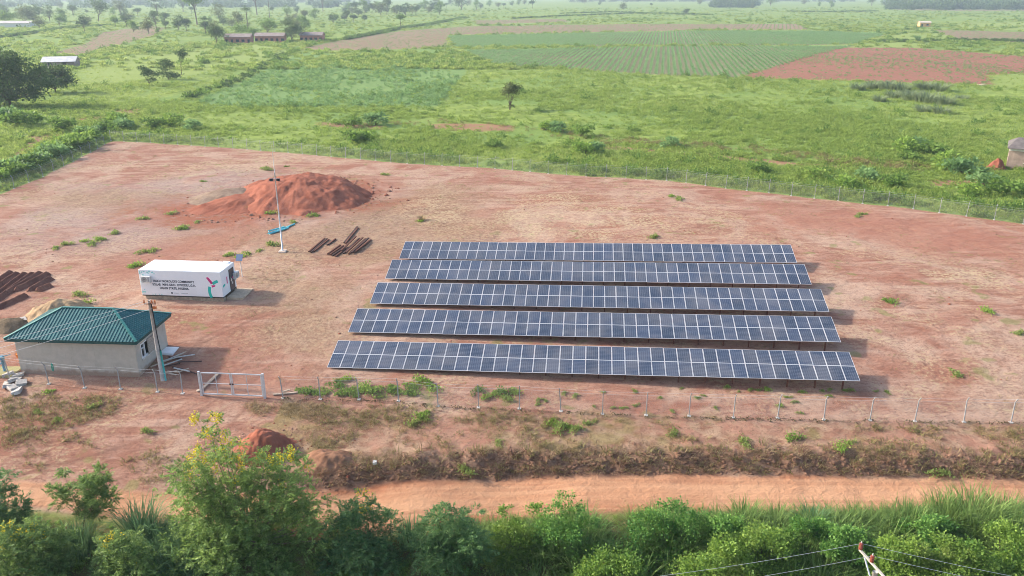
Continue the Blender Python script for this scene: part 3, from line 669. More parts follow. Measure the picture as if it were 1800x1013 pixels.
# ================================================================== GATE
gl = np.array(G(355, 695)); gr = np.array(G(466, 700)); gd = gr-gl; GWd = float(np.linalg.norm(gd[:2])); gyaw = math.atan2(gd[1], gd[0])
gate = empty('double_gate', tuple(gl), gyaw, 'closed grey steel double gate in the roadside fence', 'gate'); dz = (gr[2]-gl[2])
GH = 1.92
for i, xx in enumerate((0, GWd)): MB().box((xx-.08, -.08, -.3), (xx+.08, .08, GH+.06)).build('gate_post', M_galv, gate)
for s in (0, 1):
    a, c = (.10, GWd/2-.02) if s == 0 else (GWd/2+.02, GWd-.10)
    leaf = MB(); th = .03
    leaf.box((a, -th, .10), (c, th, .18)); leaf.box((a, -th, GH-.08), (c, th, GH)); leaf.box((a, -th, .18), (a+.08, th, GH-.08)); leaf.box((c-.08, -th, .18), (c, th, GH-.08))
    lo = leaf.build('gate_leaf', M_galv, gate)
    MB().box((a+.08, -.02, 1.0), (c-.08, .02, 1.045)).build('cross_rail', M_galv, lo)
    m_ = (a+c)/2; MB().box((m_-.02, -.018, .18), (m_+.02, .018, .998)).box((m_-.02, -.018, 1.047), (m_+.02, .018, GH-.08)).build('upright_bar', M_galv, lo)
    me = bpy.data.meshes.new('netting'); me.from_pydata([(a+.08,.024,.18),(c-.08,.024,.18),(c-.08,.024,GH-.08),(a+.08,.024,GH-.08)], [], [(0,1,2,3)]); me.materials.append(M_chain)
    uvl = me.uv_layers.new()
    for i, q in enumerate(((0,0),(c-a,0),(c-a,GH),(0,GH))): uvl.data[i].uv = q
    link('netting', me, lo)
    MB().box((c-.14 if s == 0 else a+.02, -.06, .98), (c-.02 if s == 0 else a+.14, -.031, 1.10)).build('latch', M_rustdark, lo)
def loose_bar(name, p, q, wd, ht, mat, label, cat, group=None, lift=0.0):
    """a bar lying on the ground between two pixels"""
    a = Vector(G(*p)); c = Vector(G(*q)); a.z += lift+ht/2; c.z += lift+ht/2
    o = MB().bar((0,0,0), c-a, wd, ht).build(name, mat); o.location = a; return setp(o, label, cat, group)
loose_bar('timber_plank', (357, 684), (384, 658), .22, .08, M_wood, 'pale plank lying diagonally behind the closed gate', 'plank', 'loose planks', .05)
loose_bar('timber_plank', (346, 689), (358, 685), .25, .08, M_wood, 'short pale plank at the foot of the gate post', 'plank', 'loose planks', .03)
loose_bar('timber_plank', (480, 695), (524, 691), .16, .07, M_wood, 'lower pale timber on the ground right of the gate', 'plank', 'loose planks', .03)
loose_bar('timber_plank', (497, 692), (510, 688), .14, .07, M_wood, 'upper short timber crossing the plank right of the gate', 'plank', 'loose planks', .11)

# ================================================================== POLES
pb = Vector(G(287, 668)); 
M_pole = plain('grey_concrete_pole', (.44, .40, .37), .9, 0, .25, 3, .2, .3)
pole = empty('utility_pole', pb, 0, 'grey concrete power pole with turquoise pipe standing by the green-roofed house', 'utility pole'); PHT = 6.6
MB().tube([(0,0,-.4), (-.03,0,PHT*.5), (-.05,0,PHT)], [.20, .16, .12], 8).build('shaft', M_pole, pole, True)
MB().tube([(.22,-.06,-.1), (.20,-.05,1.1), (.18,-.05,2.5)], .07, 8).build('conduit', plain('turquoise_pipe', (.05, .42, .40), .5, 0, .15, 4), pole, True)
MB().tube([(.17,-.05,2.5), (.12,-.06,4), (.08,-.06,PHT-.2)], .035, 6).build('cable', M_black, pole, True)
MB().bar((-.40,-.16,PHT-.25), (.46,-.16,PHT-.25), .05, .05).build('crossarm', M_rust, pole)
M_ins = plain('orange_brown_porcelain', (.55, .16, .05), .35, 0, .2, 5, .5)
for xx in (-.38, .18, .42): MB().tube([(xx,-.16,PHT-.2),(xx,-.16,PHT-.1),(xx,-.16,PHT-.06),(xx,-.16,PHT+.06)], [.05,.09,.05,.07], 8).build('insulator', M_ins, pole, True)
MB().box((.25,-.32,PHT-.6), (.50,-.18,PHT-.38)).build('fuse_box', M_ins, pole)
M_cable = plain('aluminium_cable', (.55, .56, .57), .45, .4, .1, 1, .5)
def wire(label, a, c, s, r=.012, n=17, grp='power lines'):
    a = Vector(a); c = Vector(c)
    o = MB().tube([q-a for q in sag(a, c, s, n)], r, 5).build('power_line', M_cable); o.location = a; return setp(o, label, 'cable', grp)
le = Vector((-46, 45.2, tz(-46, 45.2)+5.6))
LW = ['upper power line sagging over the green roof', 'middle power line sagging over the green roof', 'lower power line sagging over the green roof']
for k, (dx, dzz, s) in enumerate(((-.38, 0, .25), (.18, 0, .40), (.42, -.45, .45))): wire(LW[k], pb+Vector((dx,-.16,PHT-.05+dzz)), le+Vector((0,.5*k,-.55*k)), s)

lb = Vector(G(497, 443)); lamp = empty('floodlight_mast', lb, 0, 'tall thin grey mast with two black floodlights near the red mound', 'lamp post')
MB().box((-.38,-.38,-.3), (.38,.38,.16)).build('concrete_foot', plain('pinkish_concrete', (.60, .48, .40), .9, 0, .15, 5), lamp)
MB().tube([(0,0,.1), (0,0,4), (0,0,8.7)], [.085,.07,.055], 8).build('pole', M_galv, lamp, True)
MB().tube([(0,0,8.7), (0,0,11.6)], [.03,.018], 6).build('lightning_rod', M_offwhite, lamp, True)
MB().bar((-.45,0,8.05), (.45,0,8.05), .06, .06).build('crossarm', M_galv, lamp)
for s in (-1, 1):
    h = MB().box((s*.36-.17,-.30,7.86), (s*.36+.17,-.06,8.10)).build('floodlight', M_black, lamp); MB().box((s*.36-.14,-.312,7.90), (s*.36+.14,-.302,8.06)).build('lens', M_glass, h)

sb = Vector(G(426, 487)); slp = empty('solar_post_lamp', sb, 0, 'thin post topped by a small tilted blue panel behind the container', 'lamp post')
MB().tube([(0,0,-.2), (-.02,0,1.0), (-.04,0,1.95)], .035, 6).build('post', M_offwhite, slp, True)
MB().box((-.32,-.36,-.02), (.32,.36,.02), 0, Matrix.Translation((-.05,-.05,2.02)) @ Matrix.Rotation(R(48), 4, 'X')).build('panel', plain('blue_grey_panel', (.16, .20, .30), .3, 0, .1, 3, .5), slp)
MB().box((-.08,-.2,1.72), (.06,-.04,1.80)).build('light_head', M_white, slp)

# roadside pole whose crossarm reaches into the frame, with two conductors
fb = Vector((14.9, 26.2, tz(14.9, 26.2)))
ppt = ray(1511, 966); tt = (fb.z+9.2-CAM_H)/ppt[2]; c1 = Vector((ppt[0]*tt, ppt[1]*tt, fb.z+9.2))
fp = empty('roadside_power_pole', (c1.x+.22, c1.y-1.25, fb.z), 0, 'roadside power pole top with pale crossarm and red-brown insulators', 'utility pole')
M_arm = plain('pale_weathered_arm', (.42, .38, .33), .8, 0, .2, 4)
MB().tube([(0,0,-.6), (0,0,9.0)], [.17,.12], 8).build('shaft', M_pole, fp, True)
aa = Vector((-.22, 1.25, 9.2)); ab = Vector((.22, -1.25, 9.2))
MB().bar(aa, ab, .09, .09).build('crossarm', M_arm, fp)
MB().bar((-.15,.9,9.13), (0.02,.05,8.2), .05, .05).build('brace', M_galv, fp); MB().bar((.15,-.9,9.13), (-.02,-.05,8.2), .05, .05).build('brace', M_galv, fp)
M_ins2 = plain('red_brown_porcelain', (.26, .055, .035), .3, 0, .2, 5, .5)
tips = []
for f_ in (.02, .36, .98):
    p = aa.lerp(ab, f_); zs = [0,.05,.10,.15,.20,.25,.30,.34]; rs = [.09,.085,.10,.08,.10,.08,.09,.03]
    i_ = MB().tube([p+Vector((0,0,.06+q)) for q in zs], rs, 12).build('insulator', M_ins2, fp); tips.append(Vector(fp.location)+p+Vector((0,0,.36)))
    MB().tube([p+Vector((0,0,.39)), p+Vector((0,0,.50))], [.035,.015], 6).build('cap_pin', M_conc, i_)
    if f_ < .5: pass
LB = [('upper roadside cable running left from the crossarm tip', 'upper roadside cable running right from the crossarm tip'), ('lower roadside cable running left from the inner insulator', 'lower roadside cable running right from the inner insulator'), ('hidden', 'hidden')]
for k in range(2):
    tp = tips[k]
    wire(LB[k][0], tp, tp+Vector((-38,-3.5-.4*k,.3)), 1.6, .008, 25); wire(LB[k][1], tp, tp+Vector((34,-6.5,-.8)), 1.1, .008, 25)

# ================================================================== STACKED STEEL AND PIPES
rj = random.Random(12)
STL = [((543,444),(571,420)),((547,445),(575,421)),((552,443),(578,422)),
       ((577,431),(590,421)),((575,432),(582,428)),
       ((576,448),(598,432)),((580,449),(604,433)),((584,451),(607,435)),((590,452),(612,436)),
       ((600,444),(626,419)),((604,447),(632,420)),((609,447),(638,421)),((613,448),(643,421)),((618,448),(648,422)),((622,446),(652,423)),((626,445),(650,426)),
       ((605,428),(628,400)),((607,429),(629,402))]
SL = ['left channel of the small rusty bundle nearest the mast', 'middle channel of the small rusty bundle nearest the mast', 'right channel of the small rusty bundle nearest the mast', 'longer dark offcut between the two steel piles', 'shorter dark offcut between the two steel piles', 'leftmost rusty channel at the front of the large pile', 'second rusty channel at the front of the large pile', 'third rusty channel at the front of the large pile', 'fourth rusty channel at the front of the large pile', 'first channel from the left in the large steel pile', 'second channel from the left in the large steel pile', 'third channel from the left in the large steel pile', 'fourth channel from the left in the large steel pile', 'fifth channel from the left in the large steel pile', 'rightmost long channel in the large steel pile', 'short top channel on the right of the large pile', 'left one of two long channels sticking out behind the pile', 'right one of two long channels sticking out behind the pile'] or ['brown steel channel']*3+['dark steel offcut between the two piles of rusty steel']*2+['rusty steel channel at the front of the large steel pile']*4+['rusty steel channel stacked in the large pile behind the panels']*7+['long rusty channel sticking out behind the large pile']*2
for k, (p, q) in enumerate(STL):
    loose_bar('steel_channel', p, q, .16, .13, [M_rust, M_rustdark, M_rust][k % 3], SL[k], 'steel beam', 'rusty steel stacked behind the panels', .02+(.14 if k % 2 and 8 < k < 16 else 0))
M_cyan = plain('cyan_pvc', (.12, .50, .56), .4, 0, .1, 3, .5)
for k, (p, q) in enumerate([((471,412),(508,400)),((474,412.5),(507,402)),((480,411),(518,395)),((472,409.5),(500,402))]):
    a = Vector(G(*p)); c = Vector(G(*q)); a.z += .09+.12*(k == 3); c.z += .09+.12*(k == 3)
    o = MB().tube([(0,0,0), c-a], .095, 8).build('plastic_pipe', M_cyan, None, True); o.location = a; setp(o, ['cyan pipe lying nearest the mast foot side', 'cyan pipe second in the bundle behind the mast', 'longest cyan pipe reaching right in the bundle', 'cyan pipe resting on top of the bundle'][k], 'pipe', 'cyan pipes beside the mast')

# ================================================================== MOUNDS
def mound(name, label, cat, cpx, rx, ry, h, mat, seed, gully=.0, rot=0, power=1.0, res=70, asym=0):
    cx, cy, _ = G(*cpx); n = res; u = np.linspace(-1.08, 1.08, n); U, V = np.meshgrid(u, u)
    X = U*rx; Y = V*ry; ang = np.arctan2(V, U); r = np.sqrt(U*U+V*V) + .26*fbm(U*1.9+seed, V*1.9, seed, 4)
    prof = (.5+.5*np.cos(math.pi*np.clip(r, 0, 1)))**power - .05*np.clip(r-.85, 0, 1)
    Z = h*prof*(1+asym*U) + h*(.14*fbm(U*4, V*4, seed+3, 4)+.07*fbm(U*13, V*13, seed+4, 3))*np.clip(1-r+.3, 0, 1)
    if gully: Z = Z - gully*h*np.abs(vnoise(ang*13+.8*vnoise(U*4, V*4, seed+9), r*1.2, seed+5))*np.clip(r*(1.1-r)*4, 0, 1)
    c, s = math.cos(rot), math.sin(rot); WX = cx+X*c-Y*s; WY = cy+X*s+Y*c
    WZ = terrain(WX, WY)+Z - .06
    idx = np.arange(n*n).reshape(n, n); f = np.stack([idx[:-1,:-1], idx[:-1,1:], idx[1:,1:], idx[1:,:-1]], -1).reshape(-1, 4)
    cz = tz(cx, cy); me = mesh_np(name, np.stack([WX-cx, WY-cy, WZ-cz], -1).reshape(-1, 3), f, mat, smooth=True)
    o = link(name, me, None, (cx, cy, cz)); return setp(o, label, cat)
def soil_mat(name, a, c, strk=(.6, .6, 1)):
    m = NB(name); p = m.obj(); f = m.noise(m.mapv(p, strk), .9, 6, .7, .4); g = m.noise(p, 5, 4, .7)
    col = m.mix(m.ramp(f, .3, .68), a, c); col = m.mix(m.math('MULTIPLY', m.ramp(g, .55, .75), .45), col, tuple(q*.5 for q in a))
    m.bump(m.math('ADD', f, m.math('MULTIPLY', g, .5)), .6, .15); return m.fin(col, .97, 0, .08)
M_mred = soil_mat('excavated_red_earth', (.235, .078, .048), (.325, .125, .08))
mound('earth_mound', 'large heap of raw red earth with gullies behind the mast', 'earth mound', (527, 346), 10.0, 11.0, 2.95, M_mred, 3, .05, R(8), .50, 150, .08)
mound('earth_mound', 'low red tongue of earth spilling left from the large heap', 'earth mound', (440, 358), 9.5, 6.0, 1.3, M_mred, 5, .2, R(28), .8, 80)
mound('earth_mound', 'low grey-brown tail of spoil beside the large red heap', 'earth mound', (408, 345), 7.5, 6.0, 1.1, soil_mat('weathered_spoil', (.19, .125, .09), (.30, .22, .16)), 8, .2, R(25), 1.0, 60)
mound('earth_mound', 'small cone of fresh red earth behind the tall flowering tree', 'earth mound', (466, 790), 2.2, 1.9, 1.45, M_mred, 15, .12, 0, .6, 60)
mound('sand_heap', 'heap of pale sand behind the green-roofed house', 'sand heap', (103, 553), 3.3, 2.7, 1.55, soil_mat('builders_sand', (.33, .215, .125), (.46, .33, .20)), 21, .08, R(35), .9, 70)
mound('termite_mound', 'small bright red pointed mound beside the cut-off building', 'earth mound', (1751, 297), 1.7, 1.5, 1.8, M_mred, 25, .25, 0, .75, 40)
mound('rubble_heap', 'dark heap of grubby soil behind the left end of the house', 'earth mound', (20, 573), 2.2, 1.7, .8, soil_mat('dark_topsoil', (.10, .075, .05), (.20, .15, .10)), 29, .1, 0, .9, 40)
mound('earth_mound', 'low brown clod heap at the start of the road bank', 'earth mound', (575, 812), 2.2, 1.5, .75, soil_mat('brown_clods', (.18, .09, .055), (.34, .18, .11)), 31, .2, 0, .8, 50)
# garden ridges
gd_ = empty('garden_bed', G(40, 500), 0, 'dark ploughed garden ridges at the edge beyond the house', 'garden bed'); g0 = Vector(gd_.location)
M_ridge = soil_mat('tilled_dark_red_soil', (.12, .055, .042), (.21, .10, .07))
RG = [((-30,512),(22,479)),((-25,520),(33,481)),((-15,528),(46,481)),((-10,533),(60,481)),((8,520),(74,480)),((25,514),(86,481)),((50,513),(92,490)),((65,513),(90,503)),((-8,545),(48,520))]
for k, (p, q) in enumerate(RG):
    a = Vector(G(*p)); c = Vector(G(*q)); L = (c-a).length; d = (c-a)/L; sd = Vector((-d.y, d.x, 0)).normalized(); n = 14; v = []; f = []; wd, hh = .56, .40; cs = [(-1,-.12),(-.5,.42),(-.07,.97),(.07,.97),(.5,.42),(1,-.12)]
    for i in range(n):
        t_ = i/(n-1); e = min(1, min(t_, 1-t_)*14+.35); p_ = a.lerp(c, t_); j = rj.uniform(.95, 1.05)
        for (s_, h_) in cs: q_ = p_+sd*s_*wd*e*j; v.append((q_.x-g0.x, q_.y-g0.y, tz(q_.x, q_.y)+h_*hh*e*rj.uniform(.92,1.06)-g0.z))
    for i in range(n-1):
        for j in range(5): f.append((i*6+j, i*6+j+1, (i+1)*6+j+1, (i+1)*6+j))
    MB().add(v, f).build('soil_ridge', M_ridge, gd_)

# ================================================================== OTHER BUILDINGS
def bungalow(name, label, cpx, wd, dp, ht, rh, wallm, roofm, yaw=0, wins=(), gable=True, group=None, over=.5, corner=None):
    x, y, z = G(*cpx); o = empty(name, (x, y, z-.1), yaw, label, 'building', group)
    b = MB(); b.box((-wd/2, 0, -.5), (wd/2, dp, ht)); b.build('wall', wallm, o)
    a = over; b = MB(); e = ht+.05
    for zz, fl in ((0, 0),):
        v = [(-wd/2-a,-a,e),(wd/2+a,-a,e),(wd/2+a,dp/2,e+rh),(-wd/2-a,dp/2,e+rh),(wd/2+a,dp+a,e),(-wd/2-a,dp+a,e)]
        v += [(q[0],q[1],q[2]-.14) for q in v]
        b.add(v, [(0,1,2,3),(3,2,4,5),(9,8,7,6),(11,10,8,9),(0,6,7,1),(5,4,10,11),(0,3,9,6),(3,5,11,9),(1,7,8,2),(2,8,10,4)])
    b.build('roof', roofm, o)
    b = MB(); b.add([(-wd/2,.02,ht),(-wd/2,dp-.02,ht),(-wd/2,dp/2,e+rh-.2),(wd/2,.02,ht),(wd/2,dp-.02,ht),(wd/2,dp/2,e+rh-.2)], [(0,1,2),(3,5,4),(0,2,5,3),(1,4,5,2)]); b.build('gable', wallm, o)
    for (cx, cz, w_, h_, nm) in wins:
        wo = MB().box((cx-w_/2,-.06,cz), (cx+w_/2,-.005,cz+h_)).build(nm, M_black, o); MB().box((cx-w_/2-.1,-.09,cz-.12), (cx+w_/2+.1,-.004,cz-.005)).build('sill', M_conc, wo)
    return o
M_brick = plain('red_mud_brick', (.44, .20, .15), .95, 0, .2, 1.5, .1)
M_oldroof = plain('old_iron_roofing', (.33, .26, .23), .8, .1, .25, .8, .3)
def wset(wd, n): return [(-wd/2+wd*(i+.5)/n, 1.0, 1.6, 1.3, 'window') if i % 3 != 1 else (-wd/2+wd*(i+.5)/n, .0, 1.2, 2.3, 'door') for i in range(n)]
bungalow('brick_bungalow', 'far red brick bungalow next to the dark round tree', (418,77), 14, 6, 3.5, 1.7, M_brick, M_oldroof, R(2), wset(15,5), group='row of far brick bungalows')
bungalow('brick_bungalow', 'middle one of the three far red brick bungalows', (474,75), 16, 6, 3.5, 1.7, M_brick, M_oldroof, R(-1), wset(17.5,6), group='row of far brick bungalows')
bungalow('brick_bungalow', 'rightmost of the three far red brick bungalows', (547,73.5), 12.5, 6, 3.5, 1.7, M_brick, M_oldroof, R(-3), wset(13.5,5), group='row of far brick bungalows')
bungalow('roadside_hut', 'tiny far hut with orange-tan front on the pale track', (1626,47.5), 8.0, 5, 3.3, 1.0, plain('orange_tan_boards', (.62, .36, .16), .8, 0, .15, 1), plain('pale_sheet_roof', (.62, .50, .40), .6, 0, .15, 1), R(-4), [(-2.4,.0,1.2,2.2,'door'),(1.6,1.1,1.6,1.2,'window')])
bungalow('tin_shed', 'low shed with bright pale tin roof behind the big dark trees', (104,119), 11, 8, 2.2, 1.6, M_oldroof, plain('bright_tin_roof', (.70, .66, .64), .5, .2, .2, .5, .5), R(14), [(2.0,.8,1.6,1.2,'window'),(-3.0,0,1.2,2.1,'door')])
bungalow('tin_shed', 'distant low pale roof among trees at the far edge', (26,48), 24, 9, 3.0, 1.6, M_offwhite, plain('distant_tin_roof', (.56, .50, .47), .6, .1, .2, .5), R(0), [(2.0,.8,1.6,1.2,'window')])
# cut-off building at the frame edge
M_mudwall = plain('weathered_earth_plaster', (.36, .27, .215), .95, 0, .3, 1.0, .1, .3)
x, y, z = G(1768, 296); rb = empty('farm_building', (x, y, z-.1), R(-31), 'weathered plaster building with grey roof, cut off by the frame edge', 'building')
BW, BD, BH = 11, 6.5, 2.9
MB().box((0,0,-.6), (BW,BD,BH)).build('wall', M_mudwall, rb); MB().box((-.02,-.02,BH), (BW+.02,BD+.02,BH+.45)).build('wall_plate', M_offwhite, rb)
b = MB(); v = [(-.35,-.6,BH+.48),(BW+.6,-.6,BH+.48),(BW+.6,BD/2,BH+1.7),(.9,BD/2,BH+1.7),(BW+.6,BD+.6,BH+.48),(-.35,BD+.6,BH+.48)]; v += [(q[0],q[1],q[2]-.1) for q in v]
b.add(v, [(0,1,2,3),(3,2,4,5),(0,3,5),(9,8,7,6),(11,10,8,9),(11,9,6),(0,6,7,1),(5,4,10,11),(0,5,11,6),(1,7,8,2),(2,8,10,4)]); b.build('roof', plain('grey_corrugated_roof', (.17, .145, .135), .8, .1, .3, 1.2, .3, .3), rb)
wn = MB().box((2.3,-.06,1.15), (3.6,-.004,2.05)).build('window', M_black, rb); MB().box((2.2,-.10,1.05), (3.7,-.004,1.14)).build('sill', M_offwhite, wn)
wn = MB().box((6.3,-.06,1.15), (7.6,-.004,2.05)).build('window', M_black, rb); MB().box((6.2,-.10,1.05), (7.7,-.004,1.14)).build('sill', M_offwhite, wn)

# ================================================================== CLUTTER ROUND THE HOUSE
tp = Vector(G(9, 655)); tap = empty('hand_pump', tp, 0, 'blue hand pump on a low slab beyond the house end', 'pump')
MB().box((-1.0,-.8,-.3), (1.0,.8,.14)).build('slab', plain('mossy_slab', (.34,.31,.14), .95, 0, .2, 4), tap)
M_blue = plain('blue_enamel', (.07, .22, .32), .4, 0, .15, 4, .5)
MB().tube([(0,0,.14),(0,0,1.1)], .11, 8).build('stand', M_blue, tap, True); MB().box((-.14,-.14,1.1), (.14,.14,1.4)).build('head', M_blue, tap); MB().bar((-.05,0,1.36), (.75,0,1.55), .05, .05).build('handle', M_blue, tap); MB().bar((0,-.1,.95), (0,-.42,.85), .07, .07).build('spout', M_blue, tap)
tp = Vector(G(96, 656)); o = MB().tube([(0,0,-.1),(0,0,.35),(.01,0,.7),(0,0,.95),(0,0,1.12)], [.05,.16,.17,.12,.02], 10).build('wrapped_standpipe', plain('green_tarpaulin', (.03,.28,.20), .6, 0, .2, 5), None, True); o.location = tp; setp(o, 'narrow green wrapped standpipe against the house front wall', 'standpipe')
tp = Vector(G(35, 628)); b = MB(); b.tube([(0,0,0),(0,0,.08),(0,0,.30),(0,0,.34)], [.16,.24,.30,.31], 10); o = b.build('orange_basin', plain('orange_plastic', (.75,.24,.03), .5), None, True); o.location = tp; setp(o, 'small orange basin lying beyond the house end', 'basin')
rk = random.Random(5)
def chunk(r, sx=1, sz=.6):
    v = [(r*sx*rk.uniform(.7,1.1)*x, r*rk.uniform(.7,1.1)*y, r*sz*rk.uniform(.7,1.1)*z) for x in (-1,1) for y in (-1,1) for z in (-.4,1)]; return MB().add(v, [(0,1,3,2),(4,6,7,5),(0,4,5,1),(2,3,7,6),(0,2,6,4),(1,5,7,3)])
DEB = [(20,672),(28,668),(38,676),(22,684),(12,680),(30,690),(36,566),(44,570),(15,660),(33,661)]
for k, q in enumerate(DEB):
    o = chunk(rk.uniform(.18,.36), rk.uniform(1,1.8)).build('broken_block', plain('broken_grey_block', (.50,.46,.42), .95) if k == 0 else bpy.data.materials['broken_grey_block'])
    o.location = Vector(G(*q))+Vector((0,0,.06)); o.rotation_euler = (rk.uniform(-.3,.3), rk.uniform(-.3,.3), rk.uniform(0,6)); setp(o, ['broken grey block nearest the fence post by the pump', 'broken grey block beside the pump slab', 'broken grey block close to the house corner', 'broken grey block lowest in the rubble', 'broken grey block left in the rubble', 'broken grey block outside the fence line', 'broken white block by the dark soil heap', 'second white block by the dark soil heap', 'broken block on the pump slab edge', 'broken block between pump and house wall'][k], 'rubble block', 'broken blocks by the house')
for k in range(16):
    a = Vector(G(rk.uniform(262,318), rk.uniform(628,662))); 
    an = rk.uniform(-.5,1.2); L = rk.uniform(.8,2.0); c = a+Vector((math.cos(an)*L, math.sin(an)*L, 0)); c.z = tz(c.x, c.y); a.z += .08+.03*k % .2; c.z += .1+rk.uniform(0,.25)
    o = MB().bar((0,0,0), c-a, .10, .06).build('scrap_board', [M_wood, M_conc, M_rustdark][k % 3]); o.location = a; setp(o, ['pale wooden', 'grey cement', 'dark rusty'][k % 3]+' scrap board '+('near the house corner' if a.x < pb.x-1.0 else 'close behind the pole' if a.x < pb.x+.5 else 'right of the pole'), 'board', 'scrap heap beside the house')
o = chunk(.14, .9, 1.2).build('white_sack', M_offwhite); o.location = Vector(G(659, 817))+Vector((0,0,.1)); setp(o, 'white sack dumped on the road bank', 'sack')
for k, q in enumerate([(484,272),(60,-1)][:1]): pass
for k, q in enumerate([(1722,151),(1729,150.5)]):
    o = chunk(.55, 1.2, .9).build('feed_sack', plain('pale_sack', (.75,.60,.42), .8) if k == 0 else bpy.data.materials['pale_sack']); o.location = Vector(G(*q)); setp(o, ['left one of two pale sacks at the red field corner', 'right one of two pale sacks at the red field corner'][k], 'sack', 'sacks at the field corner')

# ================================================================== VEGETATION TOOLS
NR = np.random.default_rng(7)
def unit(v): return v/(np.linalg.norm(v, axis=-1, keepdims=True)+1e-9)
def leaf_quads(pos, dirs, length, width, rng, fold=.25):
    """one folded diamond per leaf -> verts (4n,3), quads (n,4)"""
    n = len(pos); dirs = unit(dirs); rv = unit(rng.normal(size=(n, 3))*.75+np.array([0, 0, .8])); side = unit(np.cross(dirs, rv)); nrm = np.cross(side, dirs)
    L = np.broadcast_to(length, (n,))[:, None]; W = np.broadcast_to(width, (n,))[:, None]
    v = np.empty((n, 4, 3)); v[:, 0] = pos; v[:, 2] = pos+dirs*L
    mid = pos+dirs*L*.45 + nrm*W*fold; v[:, 1] = mid+side*W*.5; v[:, 3] = mid-side*W*.5
    return v.reshape(-1, 3), np.arange(4*n).reshape(n, 4)
def frond_leaves(pos, dirs, length, rng, pairs=6, lw=.36, ll=.34):
    """pinnate fronds expanded to leaflets"""
    n = len(pos); dirs = unit(dirs); up = np.tile([0, 0, 1.0], (n, 1)); side = unit(np.cross(dirs, up+.3*rng.normal(size=(n, 3)))); nrm = np.cross(side, dirs)
    P, D, L, W = [], [], [], []; length = np.broadcast_to(length, (n,))
    for k in range(pairs):
        t = (k+1)/(pairs+.6); droop = -.35*t*t
        c = pos+dirs*(length*t)[:, None]; c[:, 2] += droop*length*.6
        for s in (-1, 1):
            P.append(c); D.append(side*s+dirs*.55+nrm*.1*rng.normal(size=(n, 1))); sz = length*ll*(1-.35*abs(t-.45)); L.append(sz); W.append(sz*lw*1.3)
    return np.concatenate(P), np.concatenate(D), np.concatenate(L), np.concatenate(W)
def blades(base, az, height, lean, width, rng, seg=3):
    n = len(base); out = np.stack([np.cos(az), np.sin(az), 0*az], -1); side = np.stack([-np.sin(az), np.cos(az), 0*az], -1)
    v = np.empty((n, 2*(seg+1), 3))
    for k in range(seg+1):
        t = k/seg; c = base + out*(lean*height*t**2.0)[:, None]; c = c.copy(); c[:, 2] += height*(t-.38*np.clip(lean, 0, 1.2)*t**3)
        w_ = (width*(1-t)**.6*.5)[:, None] if k < seg else 0*width[:, None]+.002
        v[:, 2*k] = c-side*w_; v[:, 2*k+1] = c+side*w_
    f = np.concatenate([np.stack([np.arange(n)*2*(seg+1)+2*k, np.arange(n)*2*(seg+1)+2*k+1, np.arange(n)*2*(seg+1)+2*k+3, np.arange(n)*2*(seg+1)+2*k+2], -1) for k in range(seg)])
    return v.reshape(-1, 3), f
def leaf_mesh(name, v, f, mat, rng, per=4, bias=None):
    n = len(v)//per; var = np.clip(rng.normal(.45, .22, n), 0, 1)
    if bias is not None: var = np.clip(var+bias, 0, 1)
    return mesh_np(name, v, f, mat, attr={'var': np.repeat(var, per)})

# leaf materials
L_mid = leaf_mat('broadleaf_foliage', (.07, .15, .03), (.23, .35, .07), .45)
L_bush = leaf_mat('bright_bush_foliage', (.085, .19, .035), (.35, .49, .09), .42, (.25, .31, .08))
L_vine = leaf_mat('vine_foliage', (.06, .18, .04), (.28, .47, .10), .42)
L_senna = leaf_mat('feathery_foliage', (.06, .14, .04), (.32, .43, .12), .42)
L_dark = leaf_mat('dark_feathery_foliage', (.04, .12, .045), (.20, .33, .11), .42)
L_flower = leaf_mat('yellow_blossom', (.55, .42, .02), (.80, .66, .05), .3)
L_grass = leaf_mat('pasture_grass', (.24, .315, .065), (.44, .51, .14), .5)
L_weed = leaf_mat('pasture_weeds', (.14, .225, .042), (.34, .435, .095), .5)
L_cass = leaf_mat('bluish_crop_leaves', (.12, .235, .085), (.28, .42, .15), .5)
L_tall = leaf_mat('tall_cane_grass', (.085, .18, .045), (.34, .45, .13), .42)
L_talldark = leaf_mat('dark_cane_grass', (.08, .19, .075), (.27, .41, .17), .45)
L_dry = leaf_mat('dry_straw', (.26, .18, .085), (.46, .35, .19), .3)
L_drygreen = leaf_mat('half_dry_weeds', (.17, .14, .055), (.35, .30, .12), .35)
L_far = leaf_mat('far_tree_foliage', (.045, .095, .03), (.14, .21, .065), .35)
L_olive = leaf_mat('olive_tree_foliage', (.075, .11, .032), (.21, .24, .075), .35)
L_greygreen = leaf_mat('grey_green_thicket', (.15, .20, .10), (.32, .38, .19), .45)
L_lime = leaf_mat('lime_weeds', (.20, .33, .05), (.42, .55, .11), .45)
L_maize = leaf_mat('maize_leaves', (.14, .27, .10), (.29, .44, .18), .5)

